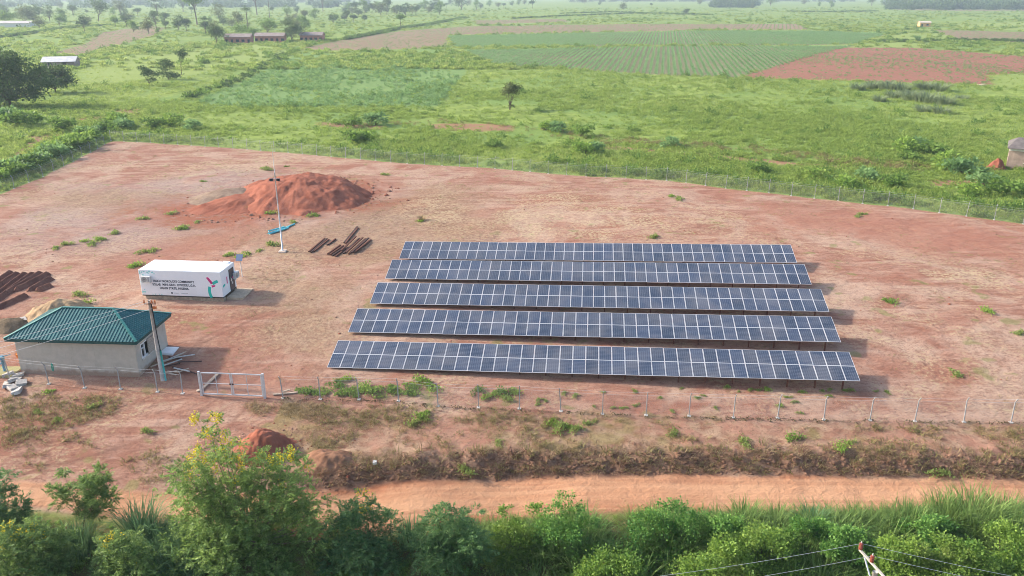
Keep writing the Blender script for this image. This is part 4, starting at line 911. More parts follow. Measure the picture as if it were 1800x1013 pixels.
def at(px, py, Y):
    k = (py-506.5)/FPX; u = Y*(k*_ct+_st)/(_ct-k*_st); z = CAM_H-u; dep = Y*_ct+u*_st
    return Vector(((px-900)/FPX*dep, Y, z)), dep
def lobes_px(lst, Y, rng, flat=.85):
    """rounded leaf masses given by where they show and how big they are; depth spread comes from the rng"""
    out = []
    for (px, py, rp) in lst:
        c, dep = at(px, py, Y); r = rp*dep/FPX; c.y += float(rng.normal(0, .55))*r; out.append((c.x, c.y, c.z, r, r*flat))
    return out
def tree(name, label, cat, base, lobes, trunk_r, leafm, rng, kind='leaf', n=1500, size=.2, barkm=None, group=None, flowers=0, bare=.0):
    """lobes: world spheres (x, y, z, r, rz). trunk, limbs to the lobes, twigs to leaf clumps, leaves round the clumps"""
    bx, by, bz = base; root = empty(name, base, 0, label, cat, group); barkm = barkm or M_bark
    lob = np.array(lobes)-np.array([bx, by, bz, 0, 0]); cz = np.average(lob[:, 2], weights=lob[:, 3]); cxy = np.average(lob[:, :2], axis=0, weights=lob[:, 3])
    zlo = max(.25*cz, np.min(lob[:, 2]-lob[:, 4])*.8, .25); fork = np.array([cxy[0]*.35, cxy[1]*.35, zlo])
    tr = MB(); tr.tube([(0,0,-.4), tuple(fork*.5+np.array([.1*trunk_r, 0, 0])), tuple(fork)], [trunk_r*1.25, trunk_r, trunk_r*.85], 7)
    W = lob[:, 3]**2; W = W/W.sum(); centres = []; outs = []; 
    for i, l in enumerate(lob):
        c = l[:3]; m = fork*.45+c*.55; m[2] = fork[2]*.5+c[2]*.5; rr = max(trunk_r*.55*math.sqrt(l[3]/lob[:, 3].max()), .012)
        tr.tube([tuple(fork), tuple(m), tuple(c)], [rr, rr*.7, rr*.35], 5, cap=False)
        k = max(5, int(14*l[3]/max(lob[:, 3].mean(), 1e-3)))
        d = unit(rng.normal(size=(k, 3))); d[:, 2] = np.abs(d[:, 2])*.85-.22*rng.random(k); rad = rng.uniform(.40, 1.22, k)
        pts = c+d*np.stack([l[3]*rad, l[3]*rad, l[4]*rad], -1)
        for q in pts[:: 2]: tr.tube([tuple(c), tuple(c*.4+q*.6+rng.normal(size=3)*.05*l[3]), tuple(q)], [rr*.3, rr*.2, rr*.1], 3, cap=False)
        centres.append(pts); outs.append(np.repeat(l[None], k, 0))
    tr.build('trunk', barkm, root, True)
    ctr = np.concatenate(centres); ol = np.concatenate(outs); w = ol[:, 3]**2; w = w/w.sum()
    pick = rng.choice(len(ctr), n, p=w); cc = ctr[pick]; ll = ol[pick]
    off = rng.normal(size=(n, 3))*(ll[:, 3:4]*.31); off[:, 2] *= .75
    pos = cc+off; dirs = unit(pos-ll[:, :3])*.7 + unit(rng.normal(size=(n, 3)))*.8; dirs[:, 2] += .12
    sz = size*rng.uniform(.65, 1.3, n)
    if kind == 'frond':
        P_, D_, L_, W_ = frond_leaves(pos, dirs, sz, rng); v, f = leaf_quads(P_, D_, L_, W_, rng, .1); clump = np.tile(rng.normal(0, .2, len(ctr))[pick], len(P_)//n)
    else:
        v, f = leaf_quads(pos, dirs, sz, sz*.62, rng); clump = rng.normal(0, .2, len(ctr))[pick]
    link('crown', leaf_mesh('crown', v, f, leafm, rng, 4, clump), root)
    if flowers:
        up = np.argsort(-(ctr[:, 2]+rng.normal(0, 1.0, len(ctr))))[:flowers]; P_ = np.repeat(ctr[up]+np.array([0, 0, .12]), 26, 0)+rng.normal(size=(len(up)*26, 3))*np.array([.10, .10, .17])
        v, f = leaf_quads(P_, rng.normal(size=P_.shape)+[0, 0, .6], .10, .085, rng); link('blossom', leaf_mesh('blossom', v, f, L_flower, rng), root)
    return root

def scatter(name, label, pts, scl, rot, idx, templates):
    """one ground-cover object: instances of small plants on given points"""
    n = len(pts); me = bpy.data.meshes.new(name); me.vertices.add(n); me.vertices.foreach_set('co', np.asarray(pts, np.float32).ravel())
    for an, ty, av in (('scl', 'FLOAT', scl), ('rot', 'FLOAT', rot)):
        a = me.attributes.new(an, ty, 'POINT'); a.data.foreach_set('value', np.asarray(av, np.float32))
    a = me.attributes.new('idx', 'INT', 'POINT'); a.data.foreach_set('value', np.asarray(idx, np.int32)); me.update()
    o = link(name, me); setp(o, label, None, None, 'stuff')
    ng = bpy.data.node_groups.new(name+'_nodes', 'GeometryNodeTree'); ng.interface.new_socket('Geometry', in_out='INPUT', socket_type='NodeSocketGeometry'); ng.interface.new_socket('Geometry', in_out='OUTPUT', socket_type='NodeSocketGeometry')
    N = ng.nodes; gi = N.new('NodeGroupInput'); go = N.new('NodeGroupOutput'); ip = N.new('GeometryNodeInstanceOnPoints'); jn = N.new('GeometryNodeJoinGeometry')
    def na(nm, ty): q = N.new('GeometryNodeInputNamedAttribute'); q.data_type = ty; q.inputs[0].default_value = nm; return q.outputs[0]
    gti = []
    for tme in templates:
        to = bpy.data.objects.new('plant_template', tme); oi = N.new('GeometryNodeObjectInfo'); oi.inputs['Object'].default_value = to; oi.inputs['As Instance'].default_value = True; gti.append(oi.outputs['Geometry'])
    for g in reversed(gti): ng.links.new(g, jn.inputs[0])
    ng.links.new(gi.outputs[0], ip.inputs['Points']); ng.links.new(jn.outputs[0], ip.inputs['Instance']); ip.inputs['Pick Instance'].default_value = True
    ng.links.new(na('idx', 'INT'), ip.inputs['Instance Index'])
    cx = N.new('ShaderNodeCombineXYZ'); ng.links.new(na('rot', 'FLOAT'), cx.inputs[2]); ng.links.new(cx.outputs[0], ip.inputs['Rotation'])
    ng.links.new(na('scl', 'FLOAT'), ip.inputs['Scale']); ng.links.new(ip.outputs[0], go.inputs[0])
    md = o.modifiers.new('scatter', 'NODES'); md.node_group = ng; return o
# plant templates
def t_tuft(mat, n, h, spread, wd, seed, lean=.7):
    r = np.random.default_rng(seed); a = r.uniform(0, 6.28, n); rad = spread*np.sqrt(r.random(n)); b = np.stack([rad*np.cos(a), rad*np.sin(a), 0*a-.03], -1)
    v, f = blades(b, a+r.normal(0, .6, n), h*r.uniform(.6, 1.15, n), lean*r.uniform(.3, 1.3, n), wd*r.uniform(.7, 1.2, n), r); return leaf_mesh('tuft', v, f, mat, r, 8)
def t_dome(mat, n, rad, h, leaf, seed, up=.5):
    r = np.random.default_rng(seed); d = unit(r.normal(size=(n, 3))); d[:, 2] = np.abs(d[:, 2]); lump = 1+.35*r.normal(size=(n,))*.5
    p = d*np.array([rad, rad, h])*(r.uniform(.35, 1, n)*lump)[:, None]; v, f = leaf_quads(p, d+.7*r.normal(size=(n, 3))+[0, 0, up], leaf*r.uniform(.6, 1.3, n), leaf*.6, r); return leaf_mesh('weed', v, f, mat, r)
def zpts(x, y, sink=.02): return np.stack([x, y, terrain(x, y)-sink], -1)

# ================================================================== PASTURE AND CROPS
def field_pts(n, y0, y1, rng, wid=.70, ex=25, p=1.6):
    u = rng.random(n); y = (y0**(1-p)+u*(y1**(1-p)-y0**(1-p)))**(1/(1-p)); x = rng.uniform(-1, 1, n)*(wid*y+ex); return x, y
rng = np.random.default_rng(11)
x, y = field_pts(95000, 88, 340, rng)
ok = (poly_sdf(x, y, SITE) < -.6) & ((maxsdf(CLAY, x, y) < .3) | (rng.random(len(x)) < .35)) & (maxsdf(RED, x, y) < .3) & (maxsdf(BROWN, x, y) < 0) & (maxsdf(MAIZE, x, y) < 0) & (line_dist(x, y, PATH[0]) > 2)
x, y = x[ok], y[ok]; dens = fbm(x*.045, y*.045, 51, 3)+.5*fbm(x*.25, y*.25, 57, 2)
keep = rng.random(len(x)) < np.clip(.62+.9*dens, .15, 1); x, y, dens = x[keep], y[keep], dens[keep]
lm = maxsdf(LIME, x, y); cs = maxsdf(CASSAVA, x, y)
typ = np.where(rng.random(len(x)) < np.clip(.45+.9*fbm(x*.03, y*.03, 61, 2), .1, .9), 0, 2)+rng.integers(0, 2, len(x))
typ = np.where((cs > 0) & (rng.random(len(x)) < .8), 4+rng.integers(0, 2, len(x)), typ); typ = np.where((lm > 0) & (rng.random(len(x)) < .85), rng.integers(0, 2, len(x)), typ)
bfd = np.minimum(line_dist(x, y, BACK), line_dist(x, y, LEFTF)); big = rng.random(len(x)) < np.where(bfd < 9, .06, .012); typ = np.where(big & (lm < 0), 6, typ); bw = np.minimum(line_dist(x, y, BANDW[0]), line_dist(x, y, BANDW[1])); typ = np.where((bw < 3.2) & (rng.random(len(x)) < .6), 7, typ)
scl = rng.uniform(.6, 1.25, len(x))*np.where(lm > 0, .6, 1)*(1+.4*np.clip(dens, -1, 1))*np.where(bfd < 2.2, .7, 1)
scl = scl*(1+.5*sstep(180, 340, y))
T = [t_tuft(L_grass, 16, .75, .5, .07, 1), t_tuft(L_grass, 14, .6, .6, .08, 2), t_dome(L_weed, 46, .55, .55, .26, 3), t_dome(L_weed, 40, .7, .45, .28, 4), t_dome(L_cass, 46, .55, .75, .28, 5), t_dome(L_cass, 40, .5, .6, .28, 6), t_dome(L_mid, 120, 1.0, 1.15, .30, 7), t_dome(L_drygreen, 40, .6, .6, .24, 8)]
scatter('pasture', 'green grass and weeds covering the fields behind the compound', zpts(x, y), scl, rng.uniform(0, 6.28, len(x)), typ, T)
# farther out: coarser patches
x, y = field_pts(34000, 300, 1500, rng, .68, 30, 1.5)
ok = (maxsdf(RED, x, y) < 0) & (maxsdf(BROWN, x, y) < 0) & (maxsdf(MAIZE, x, y) < 0) & (line_dist(x, y, PATH[0]) > 3); x, y = x[ok], y[ok]
dens = fbm(x*.02, y*.02, 71, 3); keep = rng.random(len(x)) < np.clip(.5+1.1*dens, .05, 1); x, y, dens = x[keep], y[keep], dens[keep]
lm = maxsdf(LIME, x, y); ok = (lm < 0) | (rng.random(len(x)) < .45); x, y, dens = x[ok], y[ok], dens[ok]
T2 = [t_dome(L_weed, 60, 1.3, .7, .6, 21), t_dome(L_grass, 60, 1.5, .6, .6, 22), t_dome(L_mid, 80, 1.4, 1.3, .6, 23)]
scatter('distant_pasture', 'distant green scrub dotting the far fields', zpts(x, y), rng.uniform(.7, 1.5, len(x)), rng.uniform(0, 6.28, len(x)), np.where(rng.random(len(x)) < .10+.2*np.clip(dens, 0, 1), 2, rng.integers(0, 2, len(x))), T2)
# hedge strips
hx, hy, hs = [], [], []
for line, dn in zip(HEDGE, (2.2, 1.6, .3, 2.0, 1.2, 1.0, 1.5)):
    q = np.array(resample(line, 1.0/dn)); k = len(q); hx.append(q[:, 0]+rng.normal(0, 1.2, k)); hy.append(q[:, 1]+rng.normal(0, 2.0, k)); hs.append(rng.uniform(.8, 1.6, k))
hx, hy, hs = map(np.concatenate, (hx, hy, hs))
scatter('hedge_strips', 'dark scrub growing along the field boundaries', zpts(hx, hy), hs, rng.uniform(0, 6.28, len(hx)), rng.integers(0, 2, len(hx)), [t_dome(L_mid, 80, 1.2, 1.2, .5, 31), t_dome(L_far, 80, 1.1, 1.0, .5, 32)])
# crop rows
def crop_rows(polys, dirv, rowd, plantd, rng, miss=.12):
    X, Y = [], []
    d = np.array(dirv)/np.linalg.norm(dirv); n_ = np.array([d[1], -d[0]])
    for q in polys:
        q = np.array(q); a = q@d; b_ = q@n_; ra = np.arange(a.min(), a.max(), plantd); rb_ = np.arange(b_.min(), b_.max(), rowd); A_, B_ = np.meshgrid(ra, rb_); A_ = A_.ravel()+rng.normal(0, .2, A_.size); B_ = B_.ravel()+rng.normal(0, .10, B_.size)
        px = A_*d[0]+B_*n_[0]; py = A_*d[1]+B_*n_[1]; k = (poly_sdf(px, py, q) > 0) & (rng.random(len(px)) > miss); X.append(px[k]); Y.append(py[k])
    return np.concatenate(X), np.concatenate(Y)
xa, ya = crop_rows(MAIZE[:1], (.18, 1), 1.9, 1.0, rng); xb, yb = crop_rows(MAIZE[1:], (.18, 1), 2.15, .9, rng)
x = np.concatenate([xa, xb]); y = np.concatenate([ya, yb]); thin = fbm(x*.02, y*.02, 81, 3); k = rng.random(len(x)) < np.clip(1.05+1.2*np.minimum(thin+.12, 0), .2, 1); x, y = x[k], y[k]
scatter('maize_rows', 'rows of young maize in the far field', zpts(x, y), rng.uniform(.5, 1.05, len(x)), rng.uniform(0, 6.28, len(x)), rng.integers(0, 2, len(x)), [t_tuft(L_maize, 12, 1.05, .25, .16, 41, 1.1), t_dome(L_maize, 22, .5, .9, .5, 42)])
x, y = crop_rows(RED, (.55, .83), 1.7, 1.5, rng, .3); x = x+rng.normal(0, .7, len(x)); y = y+rng.normal(0, .9, len(y)); k = rng.random(len(x)) < np.clip(.6+1.8*fbm(x*.03, y*.03, 83, 3), .2, 1); x, y = x[k], y[k]
xb, yb = crop_rows(BROWN, (.3, .95), 3.0, 2.6, rng, .5); x = np.concatenate([x, xb]); y = np.concatenate([y, yb])
scatter('seedling_rows', 'sparse seedlings on the ploughed red and brown fields', zpts(x, y), rng.uniform(.5, 1.1, len(x)), rng.uniform(0, 6.28, len(x)), np.zeros(len(x)), [t_dome(L_cass, 16, .5, .5, .35, 43)])

# ================================================================== COMPOUND WEEDS, STRAW, VERGE
def clustered(n, poly, rng, freq, thr, seed, sharp=6):
    q = np.array(poly); X = rng.uniform(q[:, 0].min(), q[:, 0].max(), n); Y = rng.uniform(q[:, 1].min(), q[:, 1].max(), n); k = poly_sdf(X, Y, poly) > .1; X, Y = X[k], Y[k]
    k = rng.random(len(X)) < 1/(1+np.exp(-sharp*(fbm(X*freq, Y*freq, seed, 3)-thr)*2)); return X[k], Y[k]
COMP = PL([(0,470),(0,345),(195,255),(430,270),(700,295),(1000,315),(1290,340),(1600,375),(1800,402),(1900,600),(1900,735),(1500,732),(1000,715),(700,698),(480,690),(360,640),(420,560),(200,470)])
x, y = clustered(60000, COMP, rng, .13, .14, 91, 9); k = np.ones(len(x), bool)
# keep straw off the concrete and the house footprint
def clear(x, y): return (np.hypot(x-(cFL[0]+cFR[0])/2, y-(cFL[1]+cFR[1])/2-1.2) > 5.8) & ~((x > FL[0]-1) & (x < FR[0]+2) & (y > FL[1]-1.2) & (y < FL[1]+7))
k = clear(x, y); x, y = x[k], y[k]
scatter('straw_litter', 'dry straw tufts scattered over the compound floor', zpts(x, y), rng.uniform(.5, 1.2, len(x)), rng.uniform(0, 6.28, len(x)), np.where(rng.random(len(x)) < .16, 1, np.where(rng.random(len(x)) < .5, 0, 2)), [t_tuft(L_dry, 7, .16, .34, .035, 51, 1.6), t_tuft(L_drygreen, 9, .22, .22, .04, 52, 1.0), t_tuft(L_dry, 6, .10, .42, .04, 53, 2.4)])
VERGE = PL([(500,706),(700,712),(1000,730),(1300,742),(1800,752),(1900,756),(1900,812),(1500,806),(1100,800),(800,800),(560,805),(520,740)])
x, y = clustered(10500, VERGE, rng, .45, .13, 95); x2, y2 = clustered(1300, PL([(0,700),(80,690),(240,700),(200,730),(60,770),(0,790)]), rng, .3, .0, 97); x3, y3 = clustered(600, PL([(0,780),(110,760),(200,780),(130,830),(0,840)]), rng, .3, .05, 98)
x4, y4 = clustered(350, PL([(200,810),(320,770),(420,800),(420,850),(250,850)]), rng, .4, .1, 99); x5, y5 = clustered(600, PL([(430,705),(560,710),(620,728),(560,745),(440,735)]), rng, .4, -.1, 90)
gtyp = np.concatenate([rng.choice([0,0,3,3,3,1,2,3], len(x)), rng.choice([0,1,3,2], len(x2)), rng.choice([0,1,3,2], len(x3)), rng.integers(0, 2, len(x4)), np.zeros(len(x5), int)])
x = np.concatenate([x, x2, x3, x4, x5]); y = np.concatenate([y, y2, y3, y4, y5])
scatter('verge_weeds', 'half-dry weeds on the verge between fence and road', zpts(x, y), rng.uniform(.4, 1.05, len(x)), rng.uniform(0, 6.28, len(x)), gtyp, [t_tuft(L_dry, 12, .38, .3, .04, 61, .9), t_tuft(L_drygreen, 14, .42, .3, .05, 62, .9), t_dome(L_drygreen, 22, .3, .28, .14, 63), t_tuft(L_dry, 9, .22, .4, .045, 64, 1.8)])
# clods and roots along the cut bank
n = 2400; x = rng.uniform(-15, 46, n); y = bank_y(x)+np.abs(rng.normal(.75, .5, n))+.02; k = bank_amt(x) > rng.random(n); x, y = x[k], y[k]
def t_clod(mat, seed):
    r = np.random.default_rng(seed); d = unit(np.array([(a, b_, c_) for a in (-1, 0, 1) for b_ in (-1, 0, 1) for c_ in (-1, 0, 1) if (a, b_, c_) != (0, 0, 0)], float)); import bmesh
    bm = bmesh.new(); [bm.verts.new(tuple(q*r.uniform(.65, 1.15)*np.array([1, 1, .7]))) for q in d]; bmesh.ops.convex_hull(bm, input=bm.verts); me = bpy.data.meshes.new('clod'); bm.to_mesh(me); bm.free(); me.materials.append(mat); return me
M_clod = soil_mat('bank_clods', (.17, .09, .06), (.33, .19, .125))
scatter('bank_clods', 'rough brown clods along the cut road bank', zpts(x, y, .05), rng.uniform(.04, .19, len(x)), rng.uniform(0, 6.28, len(x)), rng.integers(0, 3, len(x)), [t_clod(M_clod, 1), t_clod(M_clod, 2), t_clod(M_clod, 3)])
n = 1500; x = rng.uniform(-15, 46, n); y = bank_y(x)+.1+np.abs(rng.normal(.8, .7, n)); k = bank_amt(x) > rng.random(n); x, y = x[k], y[k]
scatter('bank_grass', 'straggly dry grass hanging over the cut road bank', zpts(x, y), rng.uniform(.6, 1.3, len(x)), rng.uniform(0, 6.28, len(x)), rng.integers(0, 3, len(x)), [t_tuft(L_dry, 10, .35, .25, .04, 65, 1.3), t_tuft(L_drygreen, 12, .4, .25, .045, 66, 1.0), t_tuft(leaf_mat('brown_dead_weeds', (.16, .10, .06), (.34, .22, .13), .25), 14, .38, .3, .045, 67, 1.2)])
# loose stones and clods: over the compound and spilled round the heaps
x, y = clustered(5200, COMP, rng, .2, .05, 131, 4); k = clear(x, y); x, y = x[k], y[k]; sc_ = rng.gamma(1.5, .022, len(x))+.02
for (cx_, cy_), rr_, n_ in ((G(534,345)[:2], 11.5, 260), (G(440,358)[:2], 9, 140), (G(466,790)[:2], 2.4, 160), (G(575,812)[:2], 2.4, 120), (G(103,553)[:2], 3.6, 60)):
    a_ = rng.uniform(0, 6.28, n_); r_ = rr_*np.clip(rng.normal(.95, .12, n_), .6, 1.3); x = np.concatenate([x, cx_+r_*np.cos(a_)]); y = np.concatenate([y, cy_+r_*np.sin(a_)]); sc_ = np.concatenate([sc_, (rng.gamma(2, .05, n_)+.03)*(1 if rr_ > 5 else .4)])
M_stone = soil_mat('laterite_stones', (.20, .10, .07), (.36, .22, .16))
scatter('loose_stones', 'loose laterite stones and clods scattered over the bare soil', zpts(x, y, .01), sc_, rng.uniform(0, 6.28, len(x)), rng.integers(0, 3, len(x)), [t_clod(M_stone, 4), t_clod(M_stone, 5), t_clod(M_mred, 6)])
# line of weeds at the fence foot, dark brown in themselves
fl = resample(front_pts, .22); fl = np.array(fl); k = rng.random(len(fl)) < .8; fl = fl[k]
scatter('fence_foot_weeds', 'dark low weeds along the foot of the roadside fence', zpts(fl[:, 0]+rng.normal(0, .1, len(fl)), fl[:, 1]-.18+rng.normal(0, .10, len(fl))), rng.uniform(.5, 1.1, len(fl)), rng.uniform(0, 6.28, len(fl)), rng.integers(0, 2, len(fl)), [t_tuft(leaf_mat('dark_brown_weeds', (.07, .055, .025), (.17, .14, .06), .15), 12, .24, .2, .04, 68, 1.2), t_dome(bpy.data.materials['dark_brown_weeds'], 16, .22, .16, .12, 69)])

# ================================================================== FOREGROUND TREES
L_sennabig = leaf_mat('tall_tree_foliage', (.065, .15, .04), (.36, .48, .13), .45)
rng = np.random.default_rng(23)
def fg_tree(name, label, cat, bpx, Y, lobes, tr, mat, kind, n, size, flowers=0, group='trees and bushes along the road edge', bark=None):
    c, dep = at(bpx, 900, Y); bx = c.x; base = (bx, Y, tz(bx, Y)-.1)
    return tree(name, label, cat, base, lobes_px(lobes, Y, rng), tr, mat, rng, kind, n, size, bark, group, flowers)
fg_tree('flowering_tree', 'tallest foreground tree, feathery leaves with yellow flowers, beside the red earth cone', 'tree', 435, 38.6,
        [(377,742,11),(345,742,6),(368,768,14),(350,792,20),(398,790,20),(342,822,26),(385,825,28),(425,822,20),(462,818,22),(500,812,18),(530,826,16),(358,860,34),(412,862,34),(460,858,34),(508,862,30),(542,850,16),(330,885,20),(375,905,40),(435,905,40),(490,905,36),(535,905,26),(572,885,14),(590,905,10),(335,945,34),(390,955,46),(450,955,46),(510,955,38),(555,945,22),(310,985,34),(365,1005,46),(430,1010,50),(500,1005,44),(550,1000,30),(330,1040,50),(410,1060,60),(500,1050,50)],
        .11, L_sennabig, 'frond', 10500, .50, 60, bark=M_barkpale)
fg_tree('flowering_bush', 'yellow-flowered feathery bush in the bottom corner by the frame edge', 'bush', 45, 36.0, [(20,945,22),(55,950,26),(88,965,22),(15,985,34),(55,990,36),(95,1005,30),(40,1035,50),(-10,960,24)], .05, L_senna, 'frond', 2600, .46, 14)
fg_tree('flowering_bush', 'yellow-flowered bush between the tall grass and the tallest tree', 'bush', 220, 36.2, [(205,950,20),(228,960,22),(190,985,26),(222,990,30),(255,1000,26),(215,1030,46),(270,975,14)], .05, L_senna, 'frond', 2200, .44, 8)
fg_tree('feathery_tree', 'dark feathery tree cut by the frame edge beside the road', 'tree', -22, 39.2, [(8,842,12),(-10,858,18),(14,872,14),(-22,890,30),(20,900,18),(40,915,15),(0,935,30),(48,938,14),(-30,960,40),(20,965,26)], .07, L_dark, 'frond', 2600, .46)
fg_tree('feathery_sapling', 'slender leaning feathery sapling with open crown over the road', 'sapling', 138, 40.2, [(178,828,9),(165,842,13),(180,852,11),(152,860,11),(172,872,14),(192,880,10),(160,892,14),(182,898,12),(112,836,8),(100,862,11),(125,864,9),(105,880,10),(140,880,8)], .035, L_senna, 'frond', 1000, .42)
fg_tree('feathery_tree', 'dark feathery tree with yellow-tipped crown right of the tallest tree', 'tree', 645, 38.4, [(638,872,12),(628,888,16),(652,892,14),(618,912,22),(650,918,24),(672,915,14),(608,945,28),(645,950,32),(678,945,22),(600,985,34),(645,990,38),(685,985,28),(640,1035,54)], .06, L_dark, 'frond', 4200, .44, 5)
fg_tree('feathery_tree', 'feathery tree with pale drooping tips left of the vine-covered bush', 'tree', 795, 37.6, [(788,896,12),(770,910,16),(805,912,16),(838,906,10),(760,935,20),(795,940,26),(830,935,18),(765,970,28),(805,975,32),(840,970,20),(790,1015,50)], .06, L_dark, 'frond', 3600, .44)
# leafy bushes along the right
BU = [('vine_bush', 'dark vine-smothered bush rising highest right of the bare soil gap', 992, 38.9, [(995,886,14),(978,902,18),(1010,902,18),(960,925,24),(995,928,28),(1030,925,20),(945,960,28),(985,965,34),(1025,960,28),(970,1000,44),(1030,1000,36)], L_vine, 4200),
      ('leafy_bush', 'pale green leafy bush below the feathery tree gap', 905, 38.4, [(890,905,11),(905,925,16),(880,945,18),(920,955,22),(900,985,28),(940,900,12),(870,985,24)], L_bush, 2200),
      ('vine_bush', 'broad bright vine-covered bush reaching up to the road in mid frame', 1170, 38.8, [(1165,892,16),(1190,898,18),(1140,908,18),(1120,930,22),(1160,930,28),(1205,928,24),(1235,915,16),(1100,960,28),(1150,965,34),(1200,962,34),(1240,950,22),(1130,1005,44),(1200,1005,44)], L_vine, 5200),
      ('leafy_bush', 'yellowish leafy bush at the lower edge under the cable', 1075, 36.2, [(1060,985,22),(1095,990,24),(1040,1010,28),(1080,1025,36)], L_bush, 1700),
      ('leafy_bush', 'lush bush left of the power pole, above the cable', 1345, 37.2, [(1330,940,18),(1360,948,18),(1310,960,24),(1350,972,28),(1385,965,18),(1320,1000,34),(1370,1005,32)], L_bush, 2800),
      ('leafy_bush', 'yellow-green bush at the lower edge left of the power pole', 1260, 35.6, [(1245,985,20),(1275,982,22),(1300,1000,22),(1230,1010,28),(1270,1020,34)], L_bush, 1900),
      ('vine_bush', 'dark green bush mass between the broad vine bush and the pole', 1275, 38.2, [(1268,925,14),(1290,940,20),(1262,955,22),(1285,975,28)], L_vine, 2000),
      ('leafy_bush', 'bush directly behind the power pole crossarm', 1500, 37.4, [(1480,945,16),(1505,950,18),(1460,965,20),(1500,975,26),(1535,970,20),(1480,1005,32),(1530,1005,30)], L_vine, 2600),
      ('leafy_bush', 'bright bush in the lower right beside the power pole', 1590, 36.3, [(1570,965,18),(1600,960,18),(1625,980,20),(1580,995,28),(1615,1010,30),(1555,1005,24)], L_bush, 2400),
      ('leafy_bush', 'yellow-green bush at the lower right under tall cane grass', 1690, 36.0, [(1670,965,20),(1700,960,20),(1725,985,24),(1680,1000,30),(1720,1015,30),(1650,1005,24)], L_bush, 2400),
      ('leafy_bush', 'leafy bush in the lower right corner of the frame', 1790, 36.4, [(1770,955,22),(1800,950,22),(1830,975,28),(1765,990,28),(1805,1000,34)], L_bush, 2400),
      ('vine_bush', 'green bush tucked under the cane grass at the right end', 1640, 38.5, [(1625,925,16),(1650,930,18),(1635,955,24),(1670,950,20),(1605,950,18)], L_vine, 2000),
      ('vine_bush', 'low bush at the road edge right of mid frame', 1425, 38.6, [(1410,925,14),(1440,930,16),(1425,955,22),(1395,950,16),(1455,955,18)], L_vine, 1800)]
for nm, lb, bp, Y, lob, mt, n in BU: fg_tree(nm, lb, 'bush', bp, Y, lob, .04, mt, 'leaf', int(n*3.6), .155)
# cane grass and undergrowth below the road
n = 2600; x = rng.uniform(-44, 46, n); edge = np.interp(x, *np.array(sorted([P0(*q) for q in [(0,890),(250,915),(600,932),(700,925),(850,902),(1000,893),(1200,889),(1500,890),(1800,882)]]+[(-60, 41.5), (60, 42.6)])).T)
y = edge-.25-rng.gamma(1.6, 2.0, n); k = (y > 31) & ((x < -1) | (x > .5) | (y < 41)); x, y, edge = x[k], y[k], edge[k]
dk = x < -4; tall = (fbm(x*.16, y*.16, 111, 2) > np.where(x > 14, -.15, .1)); scl = np.where(tall, 1.0, .55)*rng.uniform(.65, 1.2, len(x))*np.clip(.45+.22*(edge-y), .5, 1.0)
typ = np.where(tall, np.where(dk, 2, 0)+rng.integers(0, 2, len(x)), np.where(rng.random(len(x)) < .5, 4, 5))
TG = [t_tuft(L_tall, 46, 2.1, .5, .075, 71, .75), t_tuft(L_tall, 40, 1.8, .6, .075, 72, .95), t_tuft(L_talldark, 46, 2.0, .5, .08, 73, .8), t_tuft(L_talldark, 40, 1.7, .6, .08, 74, 1.0), t_dome(L_vine, 260, .8, .9, .15, 75), t_dome(L_bush, 240, .7, .8, .14, 76)]
scatter('roadside_undergrowth', 'cane grass and undergrowth massed along the near road edge', zpts(x, y, .1), scl, rng.uniform(0, 6.28, len(x)), typ, TG)
def plume_grass(px, Y, lab, mat, h, n=220, sp=.7):
    c, _ = at(px, 900, Y); r = np.random.default_rng(int(px)); a = r.uniform(0, 6.28, n); rad = sp*np.sqrt(r.random(n)); bb = np.stack([rad*np.cos(a), rad*np.sin(a)*.8, 0*a-.1], -1)
    v, f = blades(bb, a+r.normal(0, .5, n), h*r.uniform(.55, 1.1, n), .5*r.uniform(.2, 1.6, n), .07*r.uniform(.8, 1.4, n), r); o = link('cane_grass_clump', leaf_mesh('cane_grass_clump', v, f, mat, r, 8)); o.location = (c.x, Y, tz(c.x, Y)); return setp(o, lab, 'grass clump', 'tall cane grass clumps')
plume_grass(242, 39.4, 'tall dark cane grass clump left of the tallest tree', L_talldark, 2.9, 260, .9)
plume_grass(120, 38.4, 'dark arching grass clump under the leaning sapling', L_talldark, 2.1, 240, 1.1)
plume_grass(1715, 40.6, 'tallest pale cane grass at the right end of the road edge', L_tall, 2.5, 340, 1.4)
plume_grass(1660, 40.8, 'pale cane grass just left of the tallest cane', L_tall, 2.1, 260, 1.0)
plume_grass(1770, 40.4, 'pale cane grass by the right frame edge', L_tall, 2.2, 260, 1.1)
plume_grass(1430, 40.2, 'upright dark cane clump above the power pole', L_talldark, 2.0, 160, .5)
plume_grass(1310, 40.6, 'cane grass clump right of the broad vine bush', L_tall, 1.8, 220, .9)
plume_grass(1600, 40.2, 'cane grass clump right of the power pole', L_tall, 2.0, 240, 1.0)
plume_grass(600, 40.4, 'low grass clump under the gap by the tallest tree', L_tall, 1.2, 140, .7)
plume_grass(720, 39.4, 'dark grass between the two feathery trees', L_talldark, 1.7, 200, .8)

